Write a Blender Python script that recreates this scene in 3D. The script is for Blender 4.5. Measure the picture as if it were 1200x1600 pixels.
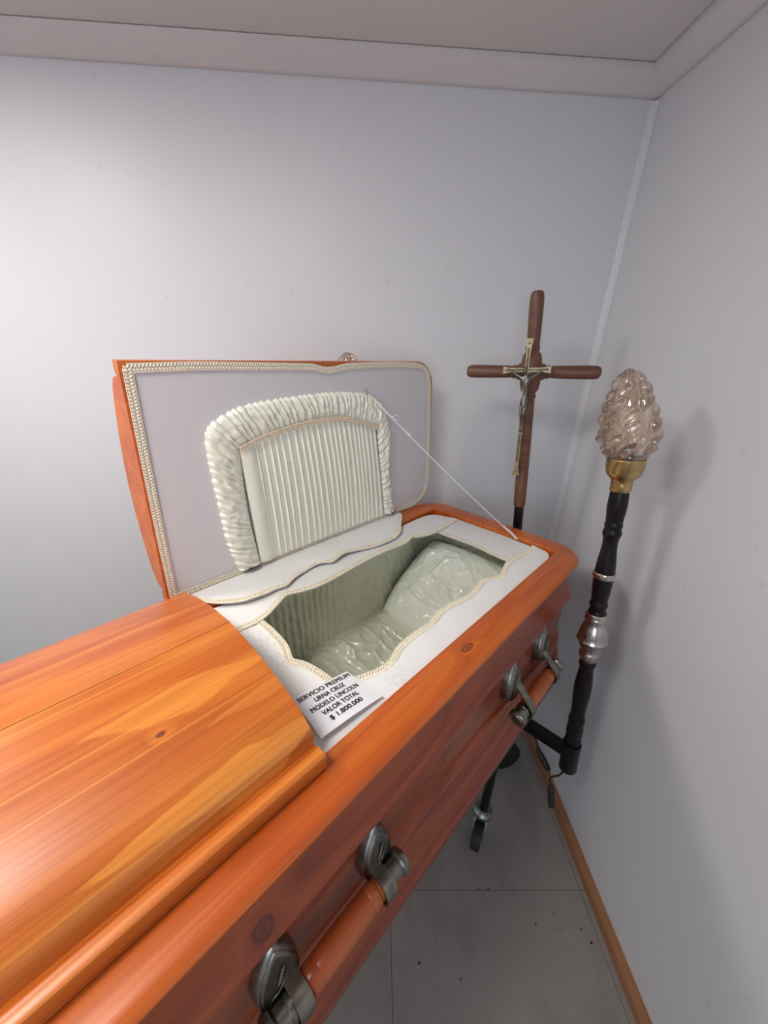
import bpy, bmesh, math, random
from mathutils import Vector, Matrix, noise
random.seed(7)
PI = math.pi
for o in list(bpy.data.objects): bpy.data.objects.remove(o)
scn = bpy.context.scene
COL = scn.collection

# ------------------------------------------------------------------ camera
cam_d = bpy.data.cameras.new('camera'); cam = bpy.data.objects.new('camera', cam_d); COL.objects.link(cam)
cam_d.sensor_fit = 'VERTICAL'; cam_d.sensor_height = 36.0; cam_d.sensor_width = 27.0
cam_d.lens = 608.0 / 1600.0 * 36.0
cam_d.clip_start = 0.02
_R = Vector((0.9989, -0.0177, 0.0425)).normalized(); _F = Vector((0.0331, 0.9189, -0.3930)).normalized()
_R = (_R - _F * _R.dot(_F)).normalized(); _U = _R.cross(_F)
m = Matrix((_R, _U, -_F)).transposed().to_4x4(); m.translation = Vector((0, 0, 1.55))
cam.matrix_world = m
scn.camera = cam

# ------------------------------------------------------------------ light
scn.view_settings.view_transform = 'Standard'; scn.view_settings.look = 'None'
scn.view_settings.exposure = 0.17; scn.view_settings.gamma = 1.0
scn.view_settings.use_curve_mapping = False
world = bpy.data.worlds.new('world'); scn.world = world; world.use_nodes = True
world.node_tree.nodes['Background'].inputs[0].default_value = (0.55, 0.70, 1.0, 1)
world.node_tree.nodes['Background'].inputs[1].default_value = 1.0

def area(name, loc, target, sx, sy, power, color):
    d = bpy.data.lights.new(name, 'AREA'); d.shape = 'RECTANGLE'; d.size = sx; d.size_y = sy
    d.energy = power; d.color = color
    o = bpy.data.objects.new(name, d); COL.objects.link(o); o.location = loc
    o.rotation_euler = (Vector(target) - Vector(loc)).to_track_quat('-Z', 'Y').to_euler()
    return o
# invented, unseen sources placed after the shadows and lid shine: ceiling panels, rear window
area('unseen_panel_light', (-1.30, 0.50, 2.205), (-1.30, 0.50, 0), 0.30, 0.30, 11.5, (1.0, 0.96, 0.91))
area('unseen_panel_light', (-0.62, -0.02, 2.205), (-0.62, -0.02, 0), 0.42, 0.42, 10.0, (1.0, 0.97, 0.93))
area('unseen_window_light', (-0.75, -2.22, 1.45), (-0.75, 0, 1.35), 1.5, 1.15, 17.0, (0.78, 0.88, 1.0))

# ------------------------------------------------------------------ material helpers
def rgb(r, g, b):
    f = lambda c: (c / 255.0 / 12.92) if c / 255.0 <= 0.04045 else ((c / 255.0 + 0.055) / 1.055) ** 2.4
    return (f(r), f(g), f(b), 1)

class NT:
    def __init__(s, name):
        s.m = bpy.data.materials.new(name); s.m.use_nodes = True; s.t = s.m.node_tree
        s.b = s.t.nodes['Principled BSDF']; s.out = s.t.nodes['Material Output']
    def n(s, typ, **kw):
        nd = s.t.nodes.new(typ)
        for k, v in kw.items(): setattr(nd, k, v)
        return nd
    def l(s, a, b): s.t.links.new(a, b)
    def put(s, sock, v):
        if isinstance(v, bpy.types.NodeSocket): s.l(v, sock)
        else: sock.default_value = v
    def math(s, op, a, b=0.0, c=None, clamp=False):
        nd = s.n('ShaderNodeMath', operation=op); nd.use_clamp = clamp
        s.put(nd.inputs[0], a); s.put(nd.inputs[1], b)
        if c is not None: s.put(nd.inputs[2], c)
        return nd.outputs[0]
    def vmath(s, op, a, b):
        nd = s.n('ShaderNodeVectorMath', operation=op); s.put(nd.inputs[0], a); s.put(nd.inputs[1], b)
        return nd.outputs['Value'] if op in ('LENGTH', 'DISTANCE', 'DOT_PRODUCT') else nd.outputs[0]
    def noise(s, vec, scale, detail=3, rough=0.5, dist=0.0):
        nd = s.n('ShaderNodeTexNoise'); s.put(nd.inputs['Vector'], vec); nd.inputs['Scale'].default_value = scale
        nd.inputs['Detail'].default_value = detail; nd.inputs['Roughness'].default_value = rough
        nd.inputs['Distortion'].default_value = dist
        return nd.outputs['Fac']
    def ramp(s, fac, stops, mode='LINEAR'):
        nd = s.n('ShaderNodeValToRGB'); s.l(fac, nd.inputs[0]); cr = nd.color_ramp; cr.interpolation = mode
        while len(cr.elements) < len(stops): cr.elements.new(0.5)
        for e, (p, c) in zip(cr.elements, stops): e.position = p; e.color = c
        return nd.outputs[0]
    def mix(s, fac, a, b, mode='MIX'):
        nd = s.n('ShaderNodeMix', data_type='RGBA', blend_type=mode)
        s.put(nd.inputs['Factor'], fac); s.put(nd.inputs[6], a); s.put(nd.inputs[7], b)
        return nd.outputs[2]
    def obj(s):
        return s.n('ShaderNodeTexCoord').outputs['Object']
    def bump(s, h, strength, dist=0.01):
        nd = s.n('ShaderNodeBump'); s.l(h, nd.inputs['Height']); nd.inputs['Strength'].default_value = strength
        nd.inputs['Distance'].default_value = dist; s.l(nd.outputs[0], s.b.inputs['Normal'])
    def set(s, **kw):
        for k, v in kw.items(): s.put(s.b.inputs[k.replace('_', ' ')], v)

def G(v): return (v, v, v, 1)

# casket frame: u along the casket, v across (towards the camera side), z up
CA = math.radians(44.0)
CU = Vector((math.sin(CA), math.cos(CA), 0)); CV = Vector((math.cos(CA), -math.sin(CA), 0))
U0, V0, Z0 = 0.10, -0.4825, 0.645
def W(u, v, z): return CU * u + CV * v + Vector((0, 0, z))
def C(u, v, z): return (u - U0, -(v - V0), z - Z0)

def wood(name, base, light, dark, board=0.09, board_axis='y', knots=(), lenses=(), rough=0.34, coat=0.28, seed=0.0, contrast=1.0, line=0.6):
    s = NT(name); co = s.obj()
    sep = s.n('ShaderNodeSeparateXYZ'); s.l(co, sep.inputs[0])
    x, y, z = sep.outputs
    bc = y if board_axis == 'y' else z
    # warp caused by knots
    warp = None; mask = None
    for (kx, ky, kz, rx, ry) in knots:
        d = s.vmath('SUBTRACT', co, (kx, ky, kz)); d = s.vmath('MULTIPLY', d, (1 / rx, 1 / ry / (5.0 if board_axis == 'z' else 1.0), 1 / ry / (5.0 if board_axis == 'y' else 1.0)))
        L = s.vmath('LENGTH', d, (0, 0, 0))
        g = s.math('EXPONENT', s.math('MULTIPLY', s.math('POWER', s.math('MULTIPLY', L, 0.5), 2.0), -1.0))
        warp = g if warp is None else s.math('ADD', warp, g)
        kk = s.math('SUBTRACT', 1.25, L, clamp=True); kk = s.math('MINIMUM', s.math('MULTIPLY', kk, 3.0), 1.0)
        rings = s.math('MULTIPLY_ADD', s.math('SINE', s.math('MULTIPLY', L, 9.0)), 0.28, 0.72)
        kk = s.math('MULTIPLY', kk, rings)
        mask = kk if mask is None else s.math('MAXIMUM', mask, kk)
    bi = s.math('FLOOR', s.math('DIVIDE', s.math('ADD', bc, 10.0 + seed), board))
    fr = s.math('FRACT', s.math('DIVIDE', s.math('ADD', bc, 10.0 + seed), board))
    wn = s.n('ShaderNodeTexWhiteNoise', noise_dimensions='1D'); s.l(bi, wn.inputs['W'])
    comb = s.n('ShaderNodeCombineXYZ')
    s.put(comb.inputs[0], s.math('MULTIPLY_ADD', x, 1.0, s.math('MULTIPLY', wn.outputs[0], 7.0)))
    s.put(comb.inputs[1], s.math('MULTIPLY', y, 9.0)); s.put(comb.inputs[2], s.math('MULTIPLY', z, 9.0))
    n1 = s.noise(comb.outputs[0], 0.9, 2.0, 0.45, 0.25)
    ph = s.math('MULTIPLY', n1, 9.0)
    if warp is not None: ph = s.math('ADD', ph, s.math('MULTIPLY', warp, 0.9))
    t = s.math('FRACT', ph)
    mid = tuple((a * 0.6 + b * 0.4) for a, b in zip(base, dark))
    grain = s.ramp(t, [(0.0, dark), (0.10, base), (0.42, light), (0.72, base), (0.93, mid), (1.0, dark)])
    col = s.mix(contrast * 0.55, base, grain)
    # broad tone of each board
    col = s.mix(s.math('MULTIPLY', wn.outputs[0], 0.34), col, light)
    bl = s.noise(s.vmath('MULTIPLY', co, (1.3, 5.0, 5.0)), 1.6, 3, 0.55)
    col = s.mix(s.math('MULTIPLY', s.math('SUBTRACT', bl, 0.42, clamp=True), 1.6, clamp=True), col, dark)
    # lens-shaped sapwood patches
    for (kx, ky, kz, rx, ry, ang, amt) in lenses:
        d = s.vmath('SUBTRACT', co, (kx, ky, kz))
        sp = s.n('ShaderNodeSeparateXYZ'); s.l(d, sp.inputs[0])
        ca, sa = math.cos(ang), math.sin(ang)
        a = s.math('ADD', s.math('MULTIPLY', sp.outputs[0], ca), s.math('MULTIPLY', sp.outputs[1], sa))
        b = s.math('SUBTRACT', s.math('MULTIPLY', sp.outputs[1], ca), s.math('MULTIPLY', sp.outputs[0], sa))
        wob = s.math('MULTIPLY', s.math('SUBTRACT', s.noise(s.vmath('MULTIPLY', co, (1, 3, 1)), 9.0, 2), 0.5), ry * 1.5)
        b = s.math('ADD', b, wob)
        e = s.math('ADD', s.math('ABSOLUTE', s.math('DIVIDE', a, rx)), s.math('POWER', s.math('ABSOLUTE', s.math('DIVIDE', b, ry)), 1.3))
        mk = s.math('MULTIPLY', s.math('SUBTRACT', 1.0, e, clamp=True), 9.0, clamp=True)
        col = s.mix(s.math('MULTIPLY', mk, amt), col, light)
    # fine fibres
    fine = s.noise(s.vmath('MULTIPLY', co, (5, 260, 260)), 1.0, 2, 0.6)
    col = s.mix(s.math('MULTIPLY', s.math('SUBTRACT', fine, 0.45, clamp=True), 1.1), col, tuple(c * 0.55 for c in dark[:3]) + (1,))
    # pale lines at the glue seams
    seam = s.math('LESS_THAN', s.math('ABSOLUTE', s.math('SUBTRACT', fr, 0.5)), 0.013)
    seam2 = s.math('LESS_THAN', s.math('ABSOLUTE', s.math('SUBTRACT', s.math('FRACT', s.math('ADD', s.math('MULTIPLY', fr, 1.0), s.math('MULTIPLY', wn.outputs[0], 0.6))), 0.22)), 0.010)
    ln = s.math('MULTIPLY', s.math('MAXIMUM', seam, seam2), line * 0.5)
    col = s.mix(ln, col, (min(light[0] * 1.1, 1), light[1] * 1.35, light[2] * 1.7, 1))
    if mask is not None: col = s.mix(s.math('MULTIPLY', mask, 0.85), col, (0.10, 0.022, 0.008, 1))
    s.set(Base_Color=col, Roughness=rough, Coat_Weight=coat, Coat_Roughness=0.24)
    s.b.inputs['Specular IOR Level'].default_value = 0.45
    s.bump(fine, 0.05, 0.002)
    return s.m

def simple(name, color, rough=0.5, metal=0.0, spec=0.5, bump=None, var=0.0, vscale=30.0, **kw):
    s = NT(name); co = s.obj()
    if var > 0:
        n = s.noise(co, vscale, 4, 0.6)
        c2 = tuple(max(0, c * (1 - var)) for c in color[:3]) + (1,); c3 = tuple(min(1, c * (1 + var)) for c in color[:3]) + (1,)
        s.set(Base_Color=s.ramp(n, [(0.3, c2), (0.7, c3)]))
    else: s.b.inputs['Base Color'].default_value = color
    s.b.inputs['Roughness'].default_value = rough; s.b.inputs['Metallic'].default_value = metal
    s.b.inputs['Specular IOR Level'].default_value = spec
    for k, v in kw.items(): s.b.inputs[k.replace('_', ' ')].default_value = v
    if bump: s.bump(s.noise(co, bump[0], 4, 0.6), bump[1], bump[2])
    return s.m

ORANGE = (0.56, 0.122, 0.013, 1); OLIGHT = (0.76, 0.265, 0.042, 1); ODARK = (0.32, 0.046, 0.006, 1)
def kp(u, v, z, rx, ry): x, y, zz = C(u, v, z); return (x, y, zz, rx, ry)
LENS = [C(0.125, -0.3025, 1.10) + (0.172, 0.0150, 0.0, 0.95), C(0.105, -0.415, 1.13) + (0.115, 0.022, -0.06, 0.75), C(0.19, -0.36, 1.12) + (0.09, 0.010, 0.0, 0.5)]
m_lid = wood('lid_wood', ORANGE, OLIGHT, ODARK, board=0.105, seed=0.03,
    knots=[kp(0.064, -0.384, 1.12, 0.006, 0.0035)],
    lenses=LENS)
m_rim = wood('rim_wood', (0.56, 0.102, 0.011, 1), (0.72, 0.20, 0.026, 1), (0.34, 0.044, 0.005, 1), board=0.4, seed=0.2, contrast=0.8,
    knots=[kp(0.525, -0.252, 1.05, 0.016, 0.007)], line=0.1)
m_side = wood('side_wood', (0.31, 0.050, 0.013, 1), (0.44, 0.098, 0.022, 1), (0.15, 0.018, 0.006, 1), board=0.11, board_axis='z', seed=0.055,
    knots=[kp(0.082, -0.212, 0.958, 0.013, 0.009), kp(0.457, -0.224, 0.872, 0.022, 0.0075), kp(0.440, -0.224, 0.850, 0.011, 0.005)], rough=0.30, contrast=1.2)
m_openlid = wood('open_lid_wood', (0.56, 0.125, 0.022, 1), (0.70, 0.22, 0.045, 1), (0.34, 0.05, 0.010, 1), board=0.3, seed=0.11, contrast=0.8, line=0.2, coat=0.08, rough=0.4)
m_grip = wood('grip_wood', (0.46, 0.10, 0.024, 1), (0.58, 0.17, 0.04, 1), (0.24, 0.035, 0.010, 1), board=0.3, seed=0.21, line=0.0)
m_cross = wood('cross_wood', (0.155, 0.066, 0.038, 1), (0.22, 0.10, 0.056, 1), (0.075, 0.030, 0.018, 1), board=1.0, seed=0.4, line=0.0, rough=0.42, coat=0.1)
m_base = wood('baseboard_wood', (0.34, 0.15, 0.062, 1), (0.44, 0.21, 0.095, 1), (0.22, 0.085, 0.035, 1), board=1.0, seed=0.6, line=0.0, rough=0.4, coat=0.1)

def cloth(name, color, pattern=True):
    s = NT(name); co = s.obj()
    weave = s.noise(co, 900, 2, 0.5)
    s.set(Base_Color=color, Roughness=0.55, Sheen_Weight=0.15)
    if pattern:
        patch = s.math('MULTIPLY', s.math('SUBTRACT', s.noise(co, 7.0, 1, 0.3), 0.52, clamp=True), 14.0, clamp=True)
        vo = s.n('ShaderNodeTexVoronoi', feature='DISTANCE_TO_EDGE'); s.l(co, vo.inputs['Vector']); vo.inputs['Scale'].default_value = 170.0
        petal = s.math('GREATER_THAN', vo.outputs['Distance'], 0.16)
        spot = s.math('GREATER_THAN', s.noise(co, 90, 1, 0.4), 0.5)
        pt = s.math('MULTIPLY', s.math('MULTIPLY', petal, spot), patch)
        s.set(Roughness=s.math('MULTIPLY_ADD', pt, -0.25, 0.58))
        s.set(Base_Color=s.mix(s.math('MULTIPLY', pt, 0.42), color, tuple(c * 0.62 for c in color[:3]) + (1,)))
        s.bump(s.math('ADD', s.math('MULTIPLY', pt, 1.0), s.math('MULTIPLY', weave, 0.15)), 0.6, 0.0012)
    else: s.bump(weave, 0.15, 0.001)
    return s.m
m_cloth = cloth('embroidered_white_cloth', (0.88, 0.88, 0.87, 1))
m_lidcloth = cloth('smooth_white_cloth', (0.74, 0.72, 0.745, 1), False)
m_gimp = simple('cream_braid', (0.90, 0.83, 0.68, 1), 0.5, var=0.10, vscale=160.0)
m_gimp2 = simple('peach_braid', (0.90, 0.77, 0.60, 1), 0.5, var=0.10, vscale=160.0)
def satin(name, color, rough=0.22):
    s = NT(name); co = s.obj()
    s.set(Base_Color=color, Roughness=rough, Sheen_Weight=0.1)
    s.b.inputs['Specular IOR Level'].default_value = 0.8; s.b.inputs['Coat Weight'].default_value = 0.22; s.b.inputs['Coat Roughness'].default_value = 0.12
    n = s.noise(co, 46, 3, 0.6, 1.2)
    s.bump(n, 0.35, 0.006)
    return s.m
m_satin = satin('cream_satin', (0.93, 0.93, 0.79, 1))
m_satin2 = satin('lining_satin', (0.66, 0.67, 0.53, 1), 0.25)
m_satin3 = satin('pillow_satin', (0.84, 0.88, 0.78, 1), 0.19)
m_cord = simple('white_cord', (0.85, 0.82, 0.80, 1), 0.8)
m_card = simple('card_paper', (0.86, 0.86, 0.90, 1), 0.6)
m_ink = simple('black_ink', (0.02, 0.02, 0.02, 1), 0.7)
def metal(name, c1, c2, rough, scale=18.0):
    s = NT(name); co = s.obj(); n = s.noise(co, scale, 4, 0.6)
    s.set(Base_Color=s.ramp(n, [(0.35, c1), (0.65, c2)]), Metallic=1.0, Roughness=rough)
    return s.m
m_pewter = metal('aged_pewter', (0.17, 0.165, 0.15, 1), (0.30, 0.285, 0.24, 1), 0.33, 60)
m_brass = metal('aged_brass', (0.46, 0.32, 0.14, 1), (0.60, 0.43, 0.20, 1), 0.28, 40)
m_crbrass = metal('crucifix_brass', (0.28, 0.22, 0.115, 1), (0.42, 0.34, 0.20, 1), 0.42, 60)
m_crdark = metal('crucifix_inlay', (0.12, 0.10, 0.075, 1), (0.20, 0.17, 0.12, 1), 0.5, 60)
m_nickel = metal('brushed_nickel', (0.50, 0.45, 0.42, 1), (0.64, 0.59, 0.55, 1), 0.24, 40)
m_blackwood = simple('black_lacquered_wood', (0.007, 0.005, 0.006, 1), 0.30, spec=0.32)
m_black = simple('black_paint', (0.005, 0.005, 0.007, 1), 0.36, spec=0.35)
m_rubber = simple('black_rubber', (0.015, 0.014, 0.014, 1), 0.6)
m_steel = metal('caster_steel', (0.22, 0.24, 0.24, 1), (0.34, 0.36, 0.36, 1), 0.35, 60)
m_disc = simple('blue_black_disc', (0.03, 0.045, 0.10, 1), 0.12, metal=0.8)

s = NT('amber_glass'); g = s.n('ShaderNodeBsdfGlass'); g.inputs['Color'].default_value = (1.0, 0.935, 0.875, 1)
g.inputs['Roughness'].default_value = 0.0; g.inputs['IOR'].default_value = 1.47
gl = s.n('ShaderNodeBsdfGlossy'); gl.inputs['Roughness'].default_value = 0.03; gl.inputs['Color'].default_value = (1.0, 0.93, 0.86, 1)
lw = s.n('ShaderNodeLayerWeight'); lw.inputs['Blend'].default_value = 0.25
mx = s.n('ShaderNodeMixShader'); s.l(s.math('MULTIPLY_ADD', lw.outputs['Facing'], 0.30, 0.12), mx.inputs[0])
s.l(g.outputs[0], mx.inputs[1]); s.l(gl.outputs[0], mx.inputs[2])
tr = s.n('ShaderNodeBsdfTransparent'); tr.inputs[0].default_value = (0.965, 0.90, 0.85, 1)
m2 = s.n('ShaderNodeMixShader'); m2.inputs[0].default_value = 0.22; s.l(mx.outputs[0], m2.inputs[1]); s.l(tr.outputs[0], m2.inputs[2])
s.l(m2.outputs[0], s.out.inputs[0]); m_glass = s.m
s = NT('window_glass'); tr = s.n('ShaderNodeBsdfTransparent'); gl = s.n('ShaderNodeBsdfGlossy'); gl.inputs['Roughness'].default_value = 0.02
mx = s.n('ShaderNodeMixShader'); mx.inputs[0].default_value = 0.06
s.l(tr.outputs[0], mx.inputs[1]); s.l(gl.outputs[0], mx.inputs[2]); s.l(mx.outputs[0], s.out.inputs[0]); m_pane = s.m

def wallmat(name, color, c2, seed):
    s = NT(name); co = s.obj()
    a = s.noise(s.vmath('ADD', s.vmath('MULTIPLY', co, (1.0, 1.0, 0.35)), (seed, 0, 0)), 2.2, 3, 0.5)
    col = s.mix(s.math('MULTIPLY', s.math('SUBTRACT', a, 0.4, clamp=True), 1.6, clamp=True), color, c2)
    sm = s.noise(s.vmath('ADD', co, (seed, 3, 1)), 28, 2, 0.4)
    sp = s.math('GREATER_THAN', sm, 0.735)
    col = s.mix(s.math('MULTIPLY', sp, 0.10), col, (0.25, 0.24, 0.25, 1))
    s.set(Base_Color=col, Roughness=0.42)
    s.b.inputs['Specular IOR Level'].default_value = 0.35
    s.bump(s.noise(co, 9.0, 3, 0.5), 0.06, 0.01)
    return s.m
m_wall = wallmat('painted_wall', (0.70, 0.71, 0.735, 1), (0.66, 0.665, 0.69, 1), 0.0)
m_ceil = wallmat('ceiling_paint', (0.70, 0.66, 0.64, 1), (0.66, 0.63, 0.60, 1), 5.0)
m_trim = wallmat('cornice_paint', (0.72, 0.68, 0.67, 1), (0.68, 0.65, 0.63, 1), 9.0)

s = NT('grey_floor_tile'); co = s.n('ShaderNodeNewGeometry').outputs['Position']
a = s.noise(co, 2.4, 4, 0.6); b2 = s.noise(co, 55, 3, 0.6)
fc = s.ramp(a, [(0.3, (0.27, 0.245, 0.225, 1)), (0.7, (0.33, 0.305, 0.28, 1))])
fc = s.mix(s.math('MULTIPLY', s.math('SUBTRACT', b2, 0.5, clamp=True), 0.9), fc, (0.16, 0.14, 0.13, 1))
st = s.noise(s.vmath('ADD', s.vmath('MULTIPLY', co, (1.0, 0.45, 1.0)), (1.3, 0.2, 0)), 7.5, 2, 0.4)
fc = s.mix(s.math('MULTIPLY', s.math('MULTIPLY', s.math('SUBTRACT', st, 0.56, clamp=True), 12.0, clamp=True), 0.25), fc, (0.15, 0.13, 0.115, 1))
s.set(Base_Color=fc, Roughness=0.46); m_floor = s.m
m_joint = simple('tile_joint', (0.12, 0.11, 0.10, 1), 0.8)
m_dirt = simple('dark_dirt', (0.02, 0.016, 0.012, 1), 0.9)
s = NT('lit_lamp_diffuser'); s.b.inputs['Base Color'].default_value = G(0.8)
s.b.inputs['Emission Color'].default_value = (1, 0.95, 0.88, 1); s.b.inputs['Emission Strength'].default_value = 4.0; m_diff = s.m
m_whitepl = simple('white_plastic', (0.75, 0.75, 0.74, 1), 0.4)

# ------------------------------------------------------------------ mesh helpers
def link(name, mesh, mat, parent=None, loc=None):
    if mat: mesh.materials.clear(); mesh.materials.append(mat)
    o = bpy.data.objects.new(name, mesh); COL.objects.link(o)
    if parent: o.parent = parent
    if loc is not None: o.location = loc
    return o
class MB:
    def __init__(s): s.v = []; s.f = []
    def add(s, vs, fs):
        n = len(s.v); s.v += [tuple(p) for p in vs]; s.f += [tuple(i + n for i in f) for f in fs]; return s
    def grid(s, rows, closed=False, flip=False):
        nr, nc = len(rows), len(rows[0]); vs = [p for r in rows for p in r]; fs = []
        for i in range(nr - 1):
            for j in range(nc if closed else nc - 1):
                k = (j + 1) % nc; q = (i * nc + j, i * nc + k, (i + 1) * nc + k, (i + 1) * nc + j)
                fs.append(q[::-1] if flip else q)
        return s.add(vs, fs)
    def box(s, a, b):
        x0, y0, z0 = a; x1, y1, z1 = b
        return s.add([(x0, y0, z0), (x1, y0, z0), (x1, y1, z0), (x0, y1, z0), (x0, y0, z1), (x1, y0, z1), (x1, y1, z1), (x0, y1, z1)],
                     [(0, 3, 2, 1), (4, 5, 6, 7), (0, 1, 5, 4), (1, 2, 6, 5), (2, 3, 7, 6), (3, 0, 4, 7)])
    def tube(s, pts, r, n=8, caps=True):
        pts = [Vector(p) for p in pts]; rows = []; rr = r if isinstance(r, (list, tuple)) else [r] * len(pts)
        up = None
        for i, p in enumerate(pts):
            d = (pts[min(i + 1, len(pts) - 1)] - pts[max(i - 1, 0)]).normalized()
            if up is None: up = Vector((0, 0, 1)) if abs(d.z) < 0.9 else Vector((1, 0, 0))
            a = d.cross(up).normalized(); b = a.cross(d).normalized(); up = b
            rows.append([p + (a * math.cos(2 * PI * k / n) + b * math.sin(2 * PI * k / n)) * rr[i] for k in range(n)])
        s.grid(rows, closed=True)
        if caps:
            s.add(rows[0], [tuple(range(n))]); s.add(rows[-1], [tuple(reversed(range(n)))])
        return s
    def lathe(s, prof, n=32, caps=True, fn=None):
        rows = []
        for (h, r) in prof: rows.append([(r * math.cos(2 * PI * k / n), r * math.sin(2 * PI * k / n), h) for k in range(n)])
        s.grid(rows, closed=True)
        if caps:
            s.add(rows[0], [tuple(reversed(range(n)))]); s.add(rows[-1], [tuple(range(n))])
        return s
    def ell(s, c, ax, n=6, m=4):
        c = Vector(c); vs = [c + ax[2]]; fs = []
        for i in range(1, m):
            t = PI * i / m
            for k in range(n):
                p = 2 * PI * k / n
                vs.append(c + ax[2] * math.cos(t) + (ax[0] * math.cos(p) + ax[1] * math.sin(p)) * math.sin(t))
        vs.append(c - ax[2])
        for k in range(n): fs.append((0, 1 + k, 1 + (k + 1) % n))
        for i in range(m - 2):
            for k in range(n):
                a = 1 + i * n; fs.append((a + k, a + n + k, a + n + (k + 1) % n, a + (k + 1) % n))
        a = 1 + (m - 2) * n; e = len(vs) - 1
        for k in range(n): fs.append((a + k, e, a + (k + 1) % n))
        return s.add(vs, fs)
    def build(s, name, mat, parent=None, smooth=True, angle=35, loc=None, merge=True, sub=0, origin=None):
        me = bpy.data.meshes.new(name)
        if origin is not None:
            o_ = Vector(origin); s.v = [tuple(Vector(p) - o_) for p in s.v]; loc = origin
        me.from_pydata(s.v, [], s.f)
        bm = bmesh.new(); bm.from_mesh(me)
        if merge: bmesh.ops.remove_doubles(bm, verts=bm.verts, dist=1e-6)
        bmesh.ops.recalc_face_normals(bm, faces=bm.faces)
        if sub: bmesh.ops.subdivide_edges(bm, edges=bm.edges, cuts=sub, use_grid_fill=True)
        for f in bm.faces: f.smooth = smooth
        bm.to_mesh(me); bm.free()
        if smooth: me.set_sharp_from_angle(angle=math.radians(angle))
        return link(name, me, mat, parent, loc)
def tag(o, label, cat=None, group=None, kind=None):
    if label: o['label'] = label
    if cat: o['category'] = cat
    if group: o['group'] = group
    if kind: o['kind'] = kind
    return o
def empty(name, loc, rz=0, label=None, cat=None, group=None, mat=None):
    o = bpy.data.objects.new(name, None); COL.objects.link(o); o.empty_display_size = 0.05
    if mat is not None: o.matrix_world = mat
    else: o.location = loc; o.rotation_euler = (0, 0, rz)
    return tag(o, label, cat, group)
def catmull(P, n=6):
    P = [Vector(p) for p in P]; out = []
    for i in range(len(P) - 1):
        a, b, c, d = P[max(i - 1, 0)], P[i], P[i + 1], P[min(i + 2, len(P) - 1)]
        for k in range(n):
            t = k / n
            out.append(0.5 * ((2 * b) + (c - a) * t + (2 * a - 5 * b + 4 * c - d) * t * t + (3 * b - a - 3 * c + d) * t ** 3))
    out.append(P[-1]); return out
def resample(P, n):
    P = [Vector(p) for p in P]; L = [0]
    for a, b in zip(P, P[1:]): L.append(L[-1] + (b - a).length)
    out = []; j = 0
    for i in range(n):
        t = L[-1] * i / (n - 1)
        while j < len(L) - 2 and L[j + 1] < t: j += 1
        d = L[j + 1] - L[j]; out.append(P[j].lerp(P[j + 1], 0 if d == 0 else min(1, (t - L[j]) / d)))
    return out
def plen(P): return sum((Vector(b) - Vector(a)).length for a, b in zip(P, P[1:]))
def gimp(name, path, normal, width, mat, parent, pitch=0.0056, lift=0.0015):
    """braided trim: slanted lobes between two thin edge cords"""
    b = MB(); N = Vector(normal).normalized(); n = max(3, int(plen(path) / pitch)); P = resample(path, n)
    e1, e2 = [], []
    for i, p in enumerate(P):
        d = (P[min(i + 1, n - 1)] - P[max(i - 1, 0)]).normalized(); sd = N.cross(d).normalized()
        q = p + N * lift
        for sg in (-1, 1):
            lx = (sd * sg + d * 0.75).normalized()
            b.ell(q + sd * sg * width * 0.24 + d * (pitch * 0.25 * sg), (lx * width * 0.30, lx.cross(N) * pitch * 0.36, N * 0.0017), 6, 4)
        e1.append(q + sd * width * 0.5); e2.append(q - sd * width * 0.5)
    b.tube(e1, 0.0009, 5); b.tube(e2, 0.0009, 5)
    # backing ribbon
    b.grid([[x + N * -0.0008 for x in e1], [x + N * -0.0008 for x in e2]])
    return b.build(name, mat, parent, merge=False, angle=60)

# ------------------------------------------------------------------ the room
XR, XL, YB, YF, ZC = 0.74, -2.05, 1.40, -2.05, 2.238
T = 0.08
def struct(o): o['kind'] = 'structure'; return o
b = MB().box((XL - T, YB, -0.05), (XR + T, YB + T, ZC + 0.1)); struct(b.build('wall_back', m_wall, smooth=False, origin=(-0.6, YB, 0)))
b = MB().box((XR, YF - T, -0.05), (XR + T, YB, ZC + 0.1)); struct(b.build('wall_right', m_wall, smooth=False, origin=(XR, -0.3, 0)))
b = MB().box((XL - T, YF - T, -0.05), (XL, YB, ZC + 0.1)); struct(b.build('wall_left', m_wall, smooth=False, origin=(XL, -0.3, 0)))
wx0, wx1, wz0, wz1 = -1.5, 0.0, 0.85, 2.02
b = MB().box((XL, YF - T, -0.05), (wx0, YF, ZC + 0.1)).box((wx1, YF - T, -0.05), (XR, YF, ZC + 0.1)).box((wx0, YF - T, -0.05), (wx1, YF, wz0)).box((wx0, YF - T, wz1), (wx1, YF, ZC + 0.1))
struct(b.build('wall_front', m_wall, smooth=False, origin=(-0.6, YF, 0)))
b = MB().box((XL - T, YF - T, ZC), (XR + T, YB + T, ZC + 0.06)); struct(b.build('ceiling', m_ceil, smooth=False, origin=(-0.6, -0.3, ZC)))
w1 = struct(empty('unseen_window_1', (wx0, YF, wz0)))  # invented window, out of view, for the cool daylight from behind
f = MB(); t = 0.05
f.box((0, -T, 0), (t, 0.01, 1.17)).box((1.5 - t, -T, 0), (1.5, 0.01, 1.17)).box((t, -T, 0), (1.5 - t, 0.01, t)).box((t, -T, 1.17 - t), (1.5 - t, 0.01, 1.17)).box((0.725, -T, t), (0.775, 0.01, 1.17 - t))
f.build('window_frame', m_whitepl, w1, smooth=False)
for x0, x1 in ((t, 0.725), (0.775, 1.5 - t)): MB().box((x0, -0.044, t), (x1, -0.040, 1.17 - t)).build('pane', m_pane, w1, smooth=False)
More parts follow.
